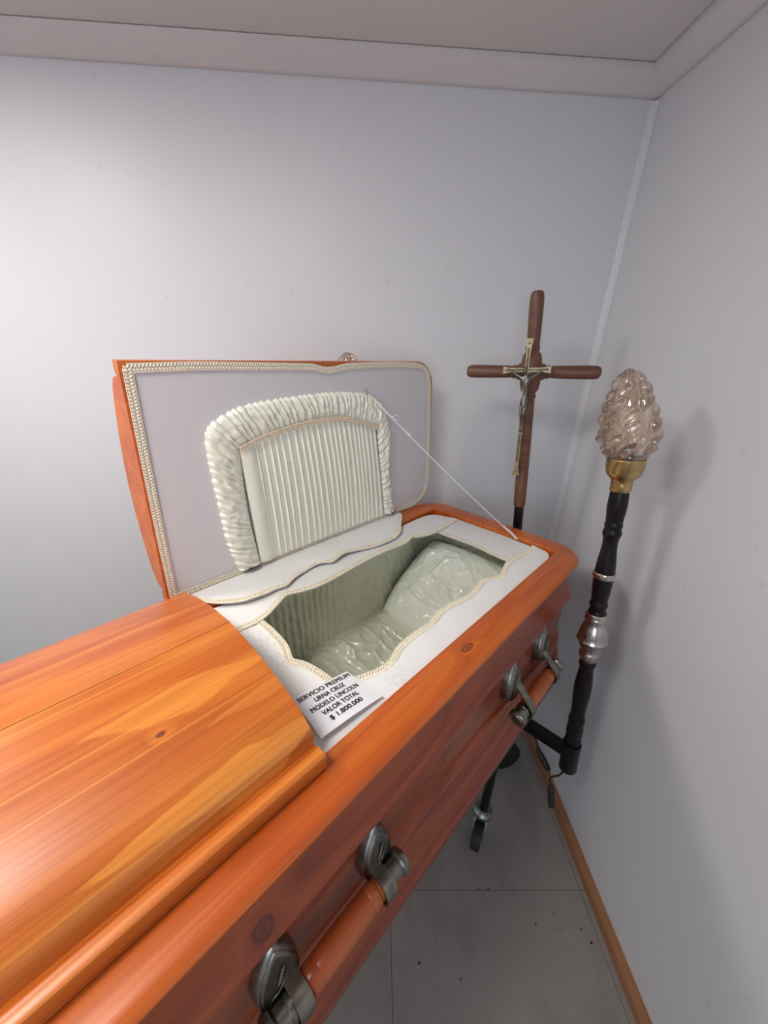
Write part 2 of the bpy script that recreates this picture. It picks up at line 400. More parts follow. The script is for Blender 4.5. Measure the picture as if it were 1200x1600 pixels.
# floor: slab with square tiles as its parts
fl = struct(MB().box((XL - T, YF - T, -0.08), (XR + T, YB + T, -0.0022)).build('floor', m_joint, smooth=False, origin=(-0.6, -0.3, 0)))
ts = 0.60; tx0 = 0.095; ty0 = 0.646
tm = None
for i in range(-4, 2):
    for j in range(-5, 2):
        x0 = max(tx0 + i * ts, XL); x1 = min(tx0 + (i + 1) * ts, XR); y0 = max(ty0 + j * ts, YF); y1 = min(ty0 + (j + 1) * ts, YB)
        if x1 - x0 < 0.02 or y1 - y0 < 0.02: continue
        g_ = 0.0007; dz = random.uniform(-0.0003, 0.0003)
        MB().box((x0 + g_, y0 + g_, -0.004), (x1 - g_, y1 - g_, dz)).build('tile', m_floor, fl, smooth=False).location = (0.6, 0.3, 0)
# coved cornice (45 degree board with a fine shadow gap at both edges)
def cornice(name, p0, p1, inward, m0=0, m1=0):
    p0 = Vector(p0); p1 = Vector(p1); inn = Vector(inward); d = (p1 - p0).normalized()
    prof = [(0.0, 2.194), (0.004, 2.1935), (0.012, 2.199), (0.028, 2.209), (0.046, 2.221), (0.060, 2.2335), (0.060, 2.2365), (0.0, 2.2365)]
    rows = []
    for (q, e) in ((p0, m0), (p1, m1)):
        rows.append([q + inn * a + d * (a * e) + Vector((0, 0, z)) for a, z in prof])
    b = MB().grid(rows, closed=True); b.add(rows[0], [tuple(range(8))]); b.add(rows[1], [tuple(reversed(range(8)))])
    return struct(b.build(name, m_trim, angle=50, origin=tuple(p0 + Vector((0, 0, 2.19)))))
cornice('trim_1', (XL, YB - 0.001, 0), (XR - 0.001, YB - 0.001, 0), (0, -1, 0), 0, -1)
cornice('trim_2', (XR - 0.001, YF, 0), (XR - 0.001, YB - 0.001, 0), (-1, 0, 0), 0, -1)
# corner bead: irregular band of filler down the back right corner
rows = []
for i in range(60):
    z = 0.03 + (2.19 - 0.03) * i / 59.0
    wv = 0.004 * noise.noise(Vector((0, 0, z * 3)))
    rows.append([(XR - 0.018 - wv, YB - 0.0005, z), (XR - 0.015 - wv, YB - 0.002, z), (XR - 0.009, YB - 0.0055, z), (XR - 0.0055, YB - 0.009 + wv * 0.5, z), (XR - 0.002, YB - 0.015 - wv, z), (XR - 0.0005, YB - 0.018 - wv, z)])
struct(MB().grid(rows).build('trim_3', m_wall, origin=(XR, YB, 0), angle=80))
# wooden quarter strip along the floor
def strip(name, a, bb):
    x0, y0 = a; x1, y1 = bb
    return struct(MB().box((x0, y0, 0), (x1, y1, 0.028)).build(name, m_base, smooth=False, origin=((x0 + x1) / 2, (y0 + y1) / 2, 0)))
o = strip('baseboard_right', (XR - 0.029, 0.345), (XR - 0.0005, YB)); o.rotation_euler = (0, 0, 0)
strip('baseboard_front', (XR - 0.029, YF), (XR - 0.0005, 0.342))
strip('baseboard_back', (XL, YB - 0.029), (XR - 0.0295, YB - 0.0005))
for o in (bpy.data.objects['baseboard_right'], bpy.data.objects['baseboard_front']):   # run the grain along the strip
    me = o.data
    me.transform(Matrix.Rotation(-PI / 2, 4, 'Z')); o.rotation_euler = (0, 0, PI / 2)
# two square ceiling lamps (invented, out of the picture)
for (lx, ly, lab) in ((-1.30, 0.50, 'unseen square flat ceiling lamp with white frame, added above the closed casket end'), (-0.62, -0.02, 'unseen square flat ceiling lamp with white frame, added near the middle of the room')):
    cl = empty('unseen_ceiling_light', (lx, ly, ZC), 0, lab, 'ceiling lamp')
    MB().box((-0.25, -0.25, -0.022), (-0.22, 0.25, 0)).box((0.22, -0.25, -0.022), (0.25, 0.25, 0)).box((-0.22, -0.25, -0.022), (0.22, -0.22, 0)).box((-0.22, 0.22, -0.022), (0.22, 0.25, 0)).build('frame', m_whitepl, cl, smooth=False)
    MB().box((-0.2199, -0.2199, -0.016), (0.2199, 0.2199, -0.002)).build('diffuser', m_diff, cl, smooth=False)

# ------------------------------------------------------------------ casket
casket = empty('casket', W(U0, V0, Z0), math.radians(46.0), 'glossy orange pine casket with its head lid standing open and white lining', 'casket')
def P3(L): return [Vector(C(*p)) for p in L]
def rrect(u0, u1, v0, v1, r, o, nc=9):
    """closed rounded rectangle, inset by o (corner at head end rounded)"""
    a0, a1, b0, b1 = u0 + o, u1 - o, v0 + o, v1 - o; rr = max(r - o, 0.004); pts = []
    for (cx, cy, s0) in ((a1 - rr, b0 + rr, -PI / 2), (a1 - rr, b1 - rr, 0), (a0 + rr, b1 - rr, PI / 2), (a0 + rr, b0 + rr, PI)):
        for k in range(nc):
            t = s0 + (PI / 2) * k / (nc - 1); pts.append((cx + rr * math.cos(t), cy + rr * math.sin(t)))
    return pts
UE, UF, VB, VN, RC = 1.092, -0.885, -0.757, -0.215, 0.085
def bulge(u, v):  # head end is very slightly bowed
    if u > 1.0: return u + 0.010 * (1 - ((v - V0) / 0.27) ** 2)
    return u
def sweep(name, prof, mat, cap_bottom=False, angle=30):
    b = MB(); rows = [[C(bulge(u, v), v, z) for (u, v) in rrect(UF, UE, VB, VN, RC, o)] for (o, z) in prof]
    b.grid(rows, closed=True)
    if cap_bottom: b.add(rows[-1], [tuple(range(len(rows[-1])))])
    return b.build(name, mat, casket, angle=angle)
sweep('rim', [(0.082, 1.020), (0.066, 1.020), (0.066, 1.046), (0.0645, 1.049), (0.062, 1.050), (0.016, 1.050), (0.009, 1.0485), (0.003, 1.0455), (0.0, 1.041), (0.0, 1.036), (0.003, 1.030), (0.009, 1.0275), (0.013, 1.0265), (0.013, 1.022)], m_rim)
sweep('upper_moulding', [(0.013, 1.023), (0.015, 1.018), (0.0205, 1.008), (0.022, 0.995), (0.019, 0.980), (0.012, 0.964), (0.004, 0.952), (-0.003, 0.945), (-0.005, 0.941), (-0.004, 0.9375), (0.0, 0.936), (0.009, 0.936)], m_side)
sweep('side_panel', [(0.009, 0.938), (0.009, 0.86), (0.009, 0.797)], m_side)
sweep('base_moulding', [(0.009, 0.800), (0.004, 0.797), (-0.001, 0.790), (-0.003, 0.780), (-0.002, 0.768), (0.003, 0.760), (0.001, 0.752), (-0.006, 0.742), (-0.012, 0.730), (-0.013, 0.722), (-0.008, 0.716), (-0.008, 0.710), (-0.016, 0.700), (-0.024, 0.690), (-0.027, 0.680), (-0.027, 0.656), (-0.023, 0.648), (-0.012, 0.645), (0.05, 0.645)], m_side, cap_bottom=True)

# lids -------------------------------------------------
PROF = [(0.001, 0), (0.0, 0.004), (0.0, 0.0205), (0.001, 0.0235), (0.0035, 0.0250), (0.014, 0.0258), (0.019, 0.0235), (0.022, 0.0195), (0.0245, 0.0185), (0.0265, 0.022), (0.027, 0.034), (0.029, 0.041), (0.036, 0.048), (0.050, 0.0575), (0.068, 0.0650), (0.088, 0.0715), (0.112, 0.0785), (0.138, 0.0850), (0.165, 0.0900), (0.188, 0.0930), (0.215, 0.0950)]
def upath(u0, u1, hw, r, o, nc=8):
    w = hw - o; rr = max(min(r - o * 0.6, w * 0.98), 0.004); e = u1 - o; pts = []
    for k in range(10): pts.append((u0 + (e - rr - u0) * k / 10.0, -w))
    for k in range(nc): t = -PI / 2 + (PI / 2) * k / (nc - 1); pts.append((e - rr + rr * math.cos(t), -w + rr + rr * math.sin(t)))
    for k in range(nc): t = (PI / 2) * k / (nc - 1); pts.append((e - rr + rr * math.cos(t), w - rr + rr * math.sin(t)))
    for k in range(1, 11): pts.append((e - rr + (u0 - e + rr) * k / 10.0, w))
    return pts
def lid_mesh(u0, u1, hw, r, fn, name, mat):
    b = MB(); prof = PROF + [(hw - 0.0005, 0.0965)]
    rows = [[fn(x, y, h) for (x, y) in upath(u0, u1, hw, r, o)] for (o, h) in prof]
    b.grid(rows)
    n = len(rows[0])
    b.add(rows[0], [tuple(range(n))])                              # flat underside
    endp = [r_[0] for r_ in rows] + [r_[-1] for r_ in reversed(rows)]
    b.add(endp, [tuple(range(len(endp)))])                           # sawn end
    return b.build(name, mat, casket, angle=32)
VL = -0.4955
foot = lid_mesh(0.0, 1.065, 0.2335, 0.07, lambda x, y, h: C(0.205 - x, VL + y, 1.0503 + h), 'foot_lid', m_lid)
def OL(u, z, d=0.0):  # point on the open lid; d is towards the room (negative: into the lid)
    uu = u + (u - 0.195) / 0.87 * (-0.035) * ((z - 1.05) / 0.46)
    return C(uu, -0.757 + d, z)
def OLr(u, z, d=0.0): return C(u, -0.757 + d, z)
head = lid_mesh(0.195, 1.072, 0.2325, 0.075, lambda x, y, h: OL(x, 1.2785 + y, -h), 'head_lid', m_openlid)
tag(head, 'open half lid standing upright')
tag(foot, 'closed half lid')

# lid lining: flat cloth panel with the braid round it
top = [(0.206, 1.499), (0.31, 1.502), (0.436, 1.501), (0.562, 1.499), (0.585, 1.4965), (0.602, 1.4925), (0.62, 1.4915), (0.640, 1.493), (0.658, 1.4965), (0.69, 1.500), (0.813, 1.503), (0.930, 1.5015), (0.975, 1.496), (1.003, 1.480), (1.018, 1.450)]
right = [(1.028, 1.369), (1.040, 1.26), (1.052, 1.151), (1.050, 1.112), (1.034, 1.080), (1.000, 1.062), (0.955, 1.0585)]
bottom = [(0.80, 1.0585), (0.60, 1.0585), (0.40, 1.0585), (0.206, 1.0585)]
left = [(0.205, 1.20), (0.205, 1.35), (0.206, 1.499)]
loop = top + right + bottom + left
D1 = 0.0035
lo = [Vector(OLr(u, z, D1)) for u, z in loop]; lo0 = [Vector(OLr(u, z, 0.0005)) for u, z in loop]
b = MB(); b.add(lo[:-1], [tuple(range(len(lo) - 1))]); b.grid([lo, lo0])
lining = b.build('lid_lining', m_lidcloth, head, smooth=False)
tag(lining, 'flat pale grey-white cloth panel')
cv_n = Vector((0, -1, 0))   # direction of +v in casket axes
inset = []
cx_, cz_ = 0.62, 1.275
pth = [Vector(OLr(u, z, D1 + 0.001)) for u, z in loop]
nt = len(top) + len(right); pth = catmull(pth[:len(top)], 4) + catmull(pth[len(top):nt], 5) + pth[nt:]
gimp('gimp_trim', pth, cv_n, 0.0135, m_gimp, head)

# ruffle ------------------------------------------------
outL = [(0.353, 1.053), (0.331, 1.136), (0.322, 1.229), (0.314, 1.326), (0.315, 1.377), (0.328, 1.398)]
outT = [(0.328, 1.398), (0.351, 1.41), (0.4, 1.427), (0.507, 1.437), (0.635, 1.441), (0.744, 1.432), (0.79, 1.412)]
outR = [(0.79, 1.412), (0.82, 1.385), (0.844, 1.31), (0.847, 1.193), (0.885, 1.053)]
inL = [(0.402, 1.053), (0.383, 1.197), (0.377, 1.343)]
inT = [(0.377, 1.343), (0.43, 1.360), (0.515, 1.375), (0.594, 1.380), (0.677, 1.374), (0.784, 1.341)]
inR = [(0.784, 1.341), (0.802, 1.241), (0.835, 1.053)]
def v2(L): return [Vector((a, c, 0)) for a, c in L]
segs = [(outL, inL, 19), (outT, inT, 30), (outR, inR, 17)]
OUTP, INP, PH = [], [], []
ph0 = 0.0
for o_, i_, nf in segs:
    n = nf * 12 + 1
    po = resample(catmull(v2(o_), 5), n); pi = resample(catmull(v2(i_), 5), n)
    ks = range(n) if not OUTP else range(1, n)
    for k in ks: OUTP.append(po[k]); INP.append(pi[k]); PH.append(ph0 + nf * k / (n - 1))
    ph0 += nf
S = 16; rows = []
def saw(x): x -= math.floor(x); return (x / 0.72) ** 0.8 if x < 0.72 else ((1 - x) / 0.28) ** 1.2
for j in range(S + 1):
    s_ = j / S; row = []
    for k in range(len(OUTP)):
        f_ = PH[k] + 0.40 * math.sin(PH[k] * 1.7) * 0.5 + 0.45 * s_ * (1.0 + 0.6 * math.sin(PH[k] * 0.9)) + 0.22 * noise.noise(Vector((PH[k] * 0.8, s_ * 2.5, 1)))
        fold = saw(f_); fold2 = saw(f_ * 2 + 0.3) * 0.35
        env = (math.sin(PI * min(1, s_ * 0.93 + 0.03))) ** 0.55
        h = 0.004 + 0.0095 * env + 0.0062 * (fold - 0.4) * (env * 0.9 + 0.1) + 0.003 * fold2 * env * (1 - s_)
        h += 0.004 * noise.noise(Vector((PH[k] * 0.9, s_ * 4, 5))) * env + 0.0022 * noise.noise(Vector((PH[k] * 2.7, s_ * 9, 15))) * env
        wob = (0.0045 * (fold - 0.5) if j == 0 else 0.0045 * (fold - 0.5) * max(0, 1 - 3 * s_))
        p = OUTP[k].lerp(INP[k], s_); dirn = (OUTP[k] - INP[k]).normalized()
        p = p + dirn * wob
        if j == 0: h = 0.0
        row.append(OLr(p.x, max(p.y, 1.0635), D1 + max(h, 0.0)))
    rows.append(row)
ruf = MB().grid(rows).build('ruffle', m_satin, head, angle=80); tag(ruf, 'gathered cream satin border')
# pleated centre panel
top_ = resample(v2(inT), 441); bot_ = resample(v2([(0.402, 1.064), (0.62, 1.064), (0.835, 1.064)]), 441)
rows = []; NP = 23
for j in range(25):
    t_ = j / 24; row = []
    for k in range(441):
        a = k / 440; p = bot_[k].lerp(top_[k], t_)
        if a < 0.085: h = 0.010 + 0.004 * math.sin(PI * a / 0.085)
        else:
            x = (a - 0.085) / 0.915 * NP + 0.10 * math.sin(a * 31) + 0.25 * (1 - t_) * math.sin(a * 9)
            fr_ = x - math.floor(x); ridge = math.exp(-((fr_ - 0.22) / 0.10) ** 2) * 0.0038 + (1 - (2 * fr_ - 1) ** 2) * 0.0016
            h = 0.007 + ridge * (0.8 + 0.3 * noise.noise(Vector((math.floor(x) * 2.1, t_ * 2, 0))))
        h += 0.009 * math.sin(PI * t_) ** 0.7 * math.sin(PI * a) ** 0.5 - 0.002
        h *= min(1, a / 0.012 + 0.6, (1 - a) / 0.012 + 0.6)
        row.append(OLr(p.x, p.y, D1 + h))
    rows.append(row)
tag(MB().grid(rows).build('pleated_panel', m_satin, head, angle=80), 'vertically pleated cream satin centre')
gimp('gimp_trim', [Vector(OLr(p.x, p.y, D1 + 0.013)) for p in resample(catmull(v2(inT), 5), 60)], cv_n, 0.011, m_gimp2, head, pitch=0.005)

# hook and cord
hk = MB().tube([OLr(0.744 + 0.006 * math.cos(a), 1.437 + 0.006 * math.sin(a), 0.006 + 0.001 * a) for a in [k * 0.5 for k in range(11)]], 0.0009, 6)
hk.build('hook', m_nickel, head)
A = Vector(OLr(0.747, 1.432, 0.012)); B = Vector(C(1.008, -0.385, 1.053))
cd = MB(); r_ = 0.0013
main = [A.lerp(B, t / 24.0) + Vector((0, 0, -0.006 * math.sin(PI * t / 24.0))) for t in range(25)]
cd.tube(main, r_, 6)
d_ = (B - A).normalized(); sd = d_.cross(Vector((0, 0, 1))).normalized(); up = sd.cross(d_)
cd.tube([A + d_ * (0.155 * t / 12) + sd * 0.0035 * math.sin(PI * t / 12) + up * 0.002 * math.sin(2 * PI * t / 12) for t in range(13)], r_, 6)
for q in (0.03, 0.085, 0.15): cd.ell(A + d_ * q, (d_ * 0.0035, sd * 0.0028, up * 0.0028), 8, 5)
cd.tube([A + d_ * 0.085 + up * (0.014 * math.sin(t / 6.0 * 1.4)) + d_ * (0.008 * t / 6.0) for t in range(7)], 0.0009, 5)
cd.tube([A + d_ * 0.088 + sd * (0.010 * t / 6.0) + up * 0.006 * (t / 6.0) + d_ * 0.014 * t / 6.0 for t in range(7)], 0.0009, 5)
E_ = A + d_ * ((B - A).length - 0.052)
cd.tube([E_ + d_ * (0.05 * t / 8) + up * 0.003 * math.sin(PI * t / 8) for t in range(9)], r_ * 1.1, 6)
cd.ell(B - d_ * 0.006, (d_ * 0.006, sd * 0.0032, up * 0.0032), 8, 5)
cd.tube([E_, E_ - sd * 0.006 + up * 0.002, E_ - sd * 0.014 + Vector((0, 0, -0.001)), E_ - sd * 0.018 - d_ * 0.001 + Vector((0, 0, -0.008))], 0.0013, 6)
cord = cd.build('support_cord', m_cord, casket); tag(cord, 'thin white cord tied from lid hook to head rim')

# cloth bands round the opening --------------------------
def band(name, outer, inner, z0, label=None, n=90, curl=0.006, trimw=0.0125, zi=None, braid=True):
    po = resample(catmull([Vector((a, c, 0)) for a, c in outer], 4), n); pi = resample(catmull([Vector((a, c, 0)) for a, c in inner], 5), n)
    rows = []; R_ = 9
    for j in range(R_):
        s_ = j / (R_ - 1); row = []
        for k in range(n):
            p = po[k].lerp(pi[k], s_)
            z = z0 + 0.0015 * noise.noise(Vector((p.x * 14, p.y * 14, z0))) + 0.0025 * math.sin(PI * s_) - curl * s_ ** 3 * 0.3
            row.append((p.x, p.y, z))
        rows.append(row)
    up_ = [[C(*p) for p in r] for r in rows]; dn = [[C(p[0], p[1], p[2] - 0.0016) for p in r] for r in rows]
    b = MB().grid(up_).grid(dn, flip=True).grid([up_[0], dn[0]]).grid([up_[-1], dn[-1]])
    b.grid([[up_[i][0] for i in range(R_)], [dn[i][0] for i in range(R_)]]).grid([[up_[i][-1] for i in range(R_)], [dn[i][-1] for i in range(R_)]])
    o = b.build(name, m_cloth, casket, angle=60)
    if label: tag(o, label)
    if braid:
        # trim runs just inside the scalloped edge
        off = []
        for k in range(n):
            d = (po[k] - pi[k]); d = d.normalized() * min(trimw * 0.45, d.length * 0.4) if d.length > 0 else d
            q = pi[k] + d; off.append(Vector(C(q.x, q.y, rows[-1][k][2] + 0.0012)))
        gimp('gimp_trim', off, (0, 0, 1), trimw, m_gimp, o)
    return o
band('lining_band', [(0.17, -0.683), (0.30, -0.682), (0.60, -0.681), (0.838, -0.681), (0.93, -0.681), (0.978, -0.672), (1.001, -0.645), (1.012, -0.60)],
     [(0.17, -0.584), (0.25, -0.584), (0.305, -0.583), (0.351, -0.603), (0.384, -0.618), (0.42, -0.606), (0.46, -0.598), (0.542, -0.602), (0.61, -0.607), (0.682, -0.606), (0.754, -0.600), (0.790, -0.606), (0.807, -0.615), (0.820, -0.601), (0.850, -0.588), (0.881, -0.583), (0.93, -0.584), (1.008, -0.592)],
     1.0440, 'embroidered white back strip with scalloped braided edge', n=120)
band('lining_band', [(1.022, -0.62), (1.026, -0.53), (1.026, -0.44), (1.018, -0.335)],
     [(0.894, -0.605), (0.897, -0.549), (0.902, -0.464), (0.896, -0.40), (0.892, -0.345)], 1.0405, 'embroidered white head strip', n=60)
band('lining_band', [(0.17, -0.283), (0.50, -0.282), (0.80, -0.281), (0.93, -0.281), (0.99, -0.284), (1.015, -0.300), (1.022, -0.325), (1.022, -0.343)],
     [(0.17, -0.350), (0.26, -0.350), (0.325, -0.351), (0.341, -0.346), (0.375, -0.335), (0.406, -0.335), (0.439, -0.347), (0.487, -0.350), (0.53, -0.346), (0.579, -0.355), (0.612, -0.354), (0.653, -0.347), (0.69, -0.344), (0.725, -0.350), (0.759, -0.353), (0.801, -0.333), (0.834, -0.340), (0.870, -0.350), (0.905, -0.350), (0.95, -0.343), (1.018, -0.337)],
     1.0436, 'embroidered white front strip with scalloped braided edge', n=130)
band('lining_band', [(0.16, -0.600), (0.16, -0.45), (0.16, -0.335)],
     [(0.305, -0.592), (0.306, -0.545), (0.301, -0.494), (0.289, -0.462), (0.290, -0.45), (0.300, -0.430), (0.307, -0.388), (0.309, -0.345)], 1.0418, 'embroidered white foot strip', n=60)
# flap hanging from the lid over the back rim
fo = resample(catmull([Vector((a, c, 0)) for a, c in [(0.232, -0.748), (0.30, -0.749), (0.5, -0.749), (0.7, -0.749), (0.885, -0.748)]], 4), 90)
fi = resample(catmull([Vector((a, c, 0)) for a, c in [(0.237, -0.724), (0.250, -0.692), (0.266, -0.672), (0.306, -0.645), (0.345, -0.639), (0.373, -0.642), (0.400, -0.638), (0.430, -0.652), (0.49, -0.664), (0.520, -0.656), (0.534, -0.644), (0.56, -0.650), (0.594, -0.655), (0.64, -0.642), (0.682, -0.632), (0.739, -0.628), (0.785, -0.640), (0.825, -0.672), (0.868, -0.705), (0.890, -0.728)]], 5), 90)
rows = []
for j in range(9):
    s_ = j / 8; row = []
    for k in range(90):
        p = fo[k].lerp(fi[k], s_); z = 1.0520 + 0.006 * math.sin(PI * s_ * s_) * (0.6 + 0.5 * math.sin(p.x * 17)) + 0.003 * noise.noise(Vector((p.x * 20, p.y * 20, 2))) * s_ + 0.0035 * s_ * (0.5 + 0.5 * math.sin(p.x * 23 + 1))
        row.append(C(p.x, p.y, z))
    rows.append(row)
dn = [[(p[0], p[1], p[2] - 0.0015) for p in r] for r in rows]
b = MB().grid(rows).grid(dn, flip=True).grid([rows[-1], dn[-1]])
flap = b.build('lid_flap', m_cloth, casket, angle=60); tag(flap, 'loose embroidered white flap under the lid')
off = [Vector(rows[-1][k]).lerp(Vector(rows[0][k]), 0.005 / max(0.012, (Vector(rows[-1][k]) - Vector(rows[0][k])).length)) + Vector((0, 0, 0.001)) for k in range(90)]
gimp('gimp_trim', off, (0, 0, 1), 0.012, m_gimp, flap)

# satin lined well ---------------------------------------
NR = 620; DP = 46; rows = []
ringp = rrect(0.215, 0.985, -0.668, -0.315, 0.05, 0.0, 12)
ringp = resample([Vector((a, c, 0)) for a, c in ringp + [ringp[0]]], NR + 1)[:-1]
cen = Vector((0.60, -0.49, 0))
for j in range(DP):
    s_ = j / (DP - 1); row = []
    for k in range(NR):
        p = ringp[k]; d = (cen - p); back = 1.0 if p.y < -0.64 else 0.0
        z = 1.0395 - 0.225 * s_
        inn = 0.004 + 0.020 * s_ ** 2
        cr_ = lambda a, b_, c_: max(0.0, 1 - abs(noise.noise(Vector((a, b_, c_)))) * 4.5) ** 2
        w1_ = 0.007 * (0.3 if back else 1.0) * cr_(p.x * 26 + z * 9, p.y * 26, z * 5 + 4) + 0.004 * (0.4 if back else 1.0) * cr_(p.x * 12 + z * 34, p.y * 14 + 3, z * 22) + noise.noise(Vector((p.x * 13, p.y * 13, z * 7))) * 0.009  + noise.noise(Vector((p.x * 60 + z * 22, p.y * 60, z * 30))) * 0.004
        pl = 0.0
        if back: pl = 0.0034 * math.sin(p.x * 2 * PI / 0.019) * max(0, min(1, (0.62 - p.x) * 8)) * max(0.0, min(1, (s_ - 0.12) * 6))
        nx, ny = (1 if p.x < 0.24 else -1 if p.x > 0.96 else 0), (1 if p.y < -0.64 else -1 if p.y > -0.34 else 0)
        nn = Vector((nx, ny, 0)); nn = nn.normalized() if nn.length else d.normalized()
        q = p + nn * (inn + (w1_ * 0.9 + pl) * min(1, s_ * 8))
        row.append((q.x, q.y, z))
    rows.append(row)
last = rows[-1]; NB = 26
for j in range(1, NB):
    s_ = j / (NB - 1) * 0.9995; row = []
    for k in range(NR):
        q = Vector(last[k]); c = Vector((0.35 + 0.55 * (q.x - 0.215) / 0.77, -0.49, q.z)); p = q.lerp(c, s_)
        h = 0.012 * cr_(p.x * 8 + p.y * 9, p.y * 5 - p.x * 2, 3) + 0.008 * cr_(p.x * 20 - p.y * 5, p.y * 9 + p.x * 8, 8) + 0.004 * cr_(p.x * 30 + p.y * 16, p.y * 38, 5) + noise.noise(Vector((p.x * 7, p.y * 7, 1))) * 0.014
        row.append((p.x, p.y, 0.812 + 0.012 * math.sin(PI * s_) + h * min(1, s_ * 5)))
    rows.append(row)
well = MB().grid([[C(*p) for p in r] for r in rows], closed=True)
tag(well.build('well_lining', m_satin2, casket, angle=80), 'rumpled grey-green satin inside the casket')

# handles --------------------------------------------------
def plate_outline(n=40):
    pts = [(0.0, 0.060), (0.006, 0.054), (0.014, 0.042), (0.022, 0.028), (0.0275, 0.012), (0.029, -0.006), (0.0265, -0.022), (0.020, -0.034), (0.011, -0.041), (0.0, -0.043)]
    R_ = catmull([Vector((a, c, 0)) for a, c in pts], 3); L_ = [Vector((-p.x, p.y, 0)) for p in reversed(R_[1:-1])]
    return R_ + L_
PO = plate_outline()
def make_handle(u, vb, zb, first=None):
    """swing handle; local x along u, y away from the side (towards +v), z up; origin on the panel"""
    h = bpy.data.objects.new('handle', None); COL.objects.link(h); h.parent = casket; h.location = C(u, -0.224, 0.868)
    if first is None:
        gy = -(vb + 0.224); gz = zb - 0.868       # grip centre (local y is -v)
        for sx in (-0.083, 0.083):
            b = MB(); rows = []
            for sc, hh in ((1.0, 0.0), (1.0, 0.003), (0.97, 0.0065), (0.90, 0.009), (0.86, 0.0085), (0.83, 0.0105), (0.77, 0.0120), (0.72, 0.0118), (0.0, 0.0122)):
                rows.append([(sx + p.x * sc, (-0.001 - hh - (0.0015 + 0.013 * (0.060 - p.y * sc) / 0.103) if hh > 0 else -0.0005), p.y * sc) for p in PO])
            b.grid(rows, closed=True)
            pe = b.build('escutcheon', m_pewter, h, angle=28)
            r = MB()   # small raised sprig on the plate
            r.tube([(sx - 0.013, -0.0240, -0.008), (sx - 0.006, -0.0245, -0.007), (sx + 0.003, -0.0238, 0.000), (sx + 0.009, -0.0225, 0.011), (sx + 0.010, -0.0215, 0.018)], 0.0010, 6)
            for q in range(5):
                r.ell((sx - 0.002 + q * 0.0016, -0.0232 + q * 0.0005, 0.006 + q * 0.0042), (Vector((0.0032, 0, 0.0018)), Vector((0, 0.0010, 0)), Vector((-0.0008, 0, 0.0013))), 8, 5)
            r.ell((sx - 0.013, -0.0240, -0.008), (Vector((0.002, 0, 0)), Vector((0, 0.001, 0)), Vector((0, 0, 0.0016))), 8, 5)
            r.build('relief', m_pewter, pe)
            e = MB()   # lower lug with screw
            e.box((sx - 0.014, -0.006, -0.052), (sx + 0.014, -0.001, -0.034)); e.ell((sx, -0.006, -0.046), (Vector((0.004, 0, 0)), Vector((0, 0.002, 0)), Vector((0, 0, 0.004))), 10, 6)
            e.build('lug', m_pewter, pe, smooth=False)
            sg = 1 if sx > 0 else -1; xs = sx - sg * 0.011
            # strap: flat bar from the plate round the outside of the grip
            path = [(-0.010, -0.016), (-0.019, -0.017), (gy * 0.5 - 0.014, (gz - 0.016) * 0.45), (gy - 0.016, gz + 0.004), (gy - 0.0195, gz - 0.008), (gy - 0.012, gz - 0.019), (gy + 0.002, gz - 0.020)]
            path = [(-0.0190, -0.006), (-0.0240, -0.0065), (gy - 0.009, gz + 0.0195), (gy - 0.0185, gz + 0.008), (gy - 0.0205, gz - 0.004), (gy - 0.0170, gz - 0.013), (gy - 0.006, gz - 0.0195)]
            cp_ = catmull([Vector((0, a, c)) for a, c in path], 5); st = MB(); rws = []
            for i, p in enumerate(cp_):
                d = (cp_[min(i + 1, len(cp_) - 1)] - cp_[max(i - 1, 0)]).normalized(); nn = Vector((0, -d.z, d.y))
                wv = 0.0100
                rws.append([(xs - wv, *(p + nn * 0.0015)[1:]), (xs + wv, *(p + nn * 0.0015)[1:]), (xs + wv, *(p - nn * 0.0015)[1:]), (xs - wv, *(p - nn * 0.0015)[1:])])
            st.grid(rws, closed=True); st.add(rws[0], [(0, 1, 2, 3)]); st.add(rws[-1], [(3, 2, 1, 0)])
            st.build('strap', m_pewter, h, angle=40)
            cpm = MB().lathe([(0, 0.0145), (0.0, 0.0165), (0.012, 0.0160), (0.013, 0.0150), (0.026, 0.0150), (0.027, 0.0165), (0.030, 0.0195), (0.034, 0.0200), (0.037, 0.0195), (0.0375, 0.0180), (0.040, 0.0175), (0.0415, 0.0150), (0.0405, 0.0120), (0.042, 0.0105), (0.0425, 0.0)], 28, caps=False)
            x0 = sx - sg * 0.022
            rot = Matrix.Rotation(sg * PI / 2, 4, 'Y')
            cpm.v = [tuple(rot @ Vector(p) + Vector((x0 + sg * 0.014, gy, gz))) for p in cpm.v]
            cpm.build('end_cap', m_pewter, h)
        g_ = MB().lathe([(-0.070, 0.0), (-0.070, 0.0145), (-0.064, 0.0160), (-0.060, 0.0152), (-0.057, 0.0168), (-0.046, 0.0172), (-0.044, 0.0164), (-0.042, 0.0170), (-0.02, 0.0176), (0, 0.0178), (0.02, 0.0176), (0.042, 0.0170), (0.044, 0.0164), (0.046, 0.0172), (0.057, 0.0168), (0.060, 0.0152), (0.064, 0.0160), (0.070, 0.0145), (0.070, 0.0)], 28, caps=False)
        rot = Matrix.Rotation(PI / 2, 4, 'Y'); g_.v = [tuple(rot @ Vector(p) + Vector((0, gy, gz))) for p in g_.v]
        g_.build('grip', m_grip, h)
    else:
        for ch in list(first.children):
            c = ch.copy(); COL.objects.link(c); c.parent = h
            for gch in ch.children:
                d = gch.copy(); COL.objects.link(d); d.parent = c
    return h
h1 = make_handle(0.168, -0.1865, 0.842)
make_handle(0.775, -0.176, 0.811)
make_handle(-0.445, 0, 0, h1)

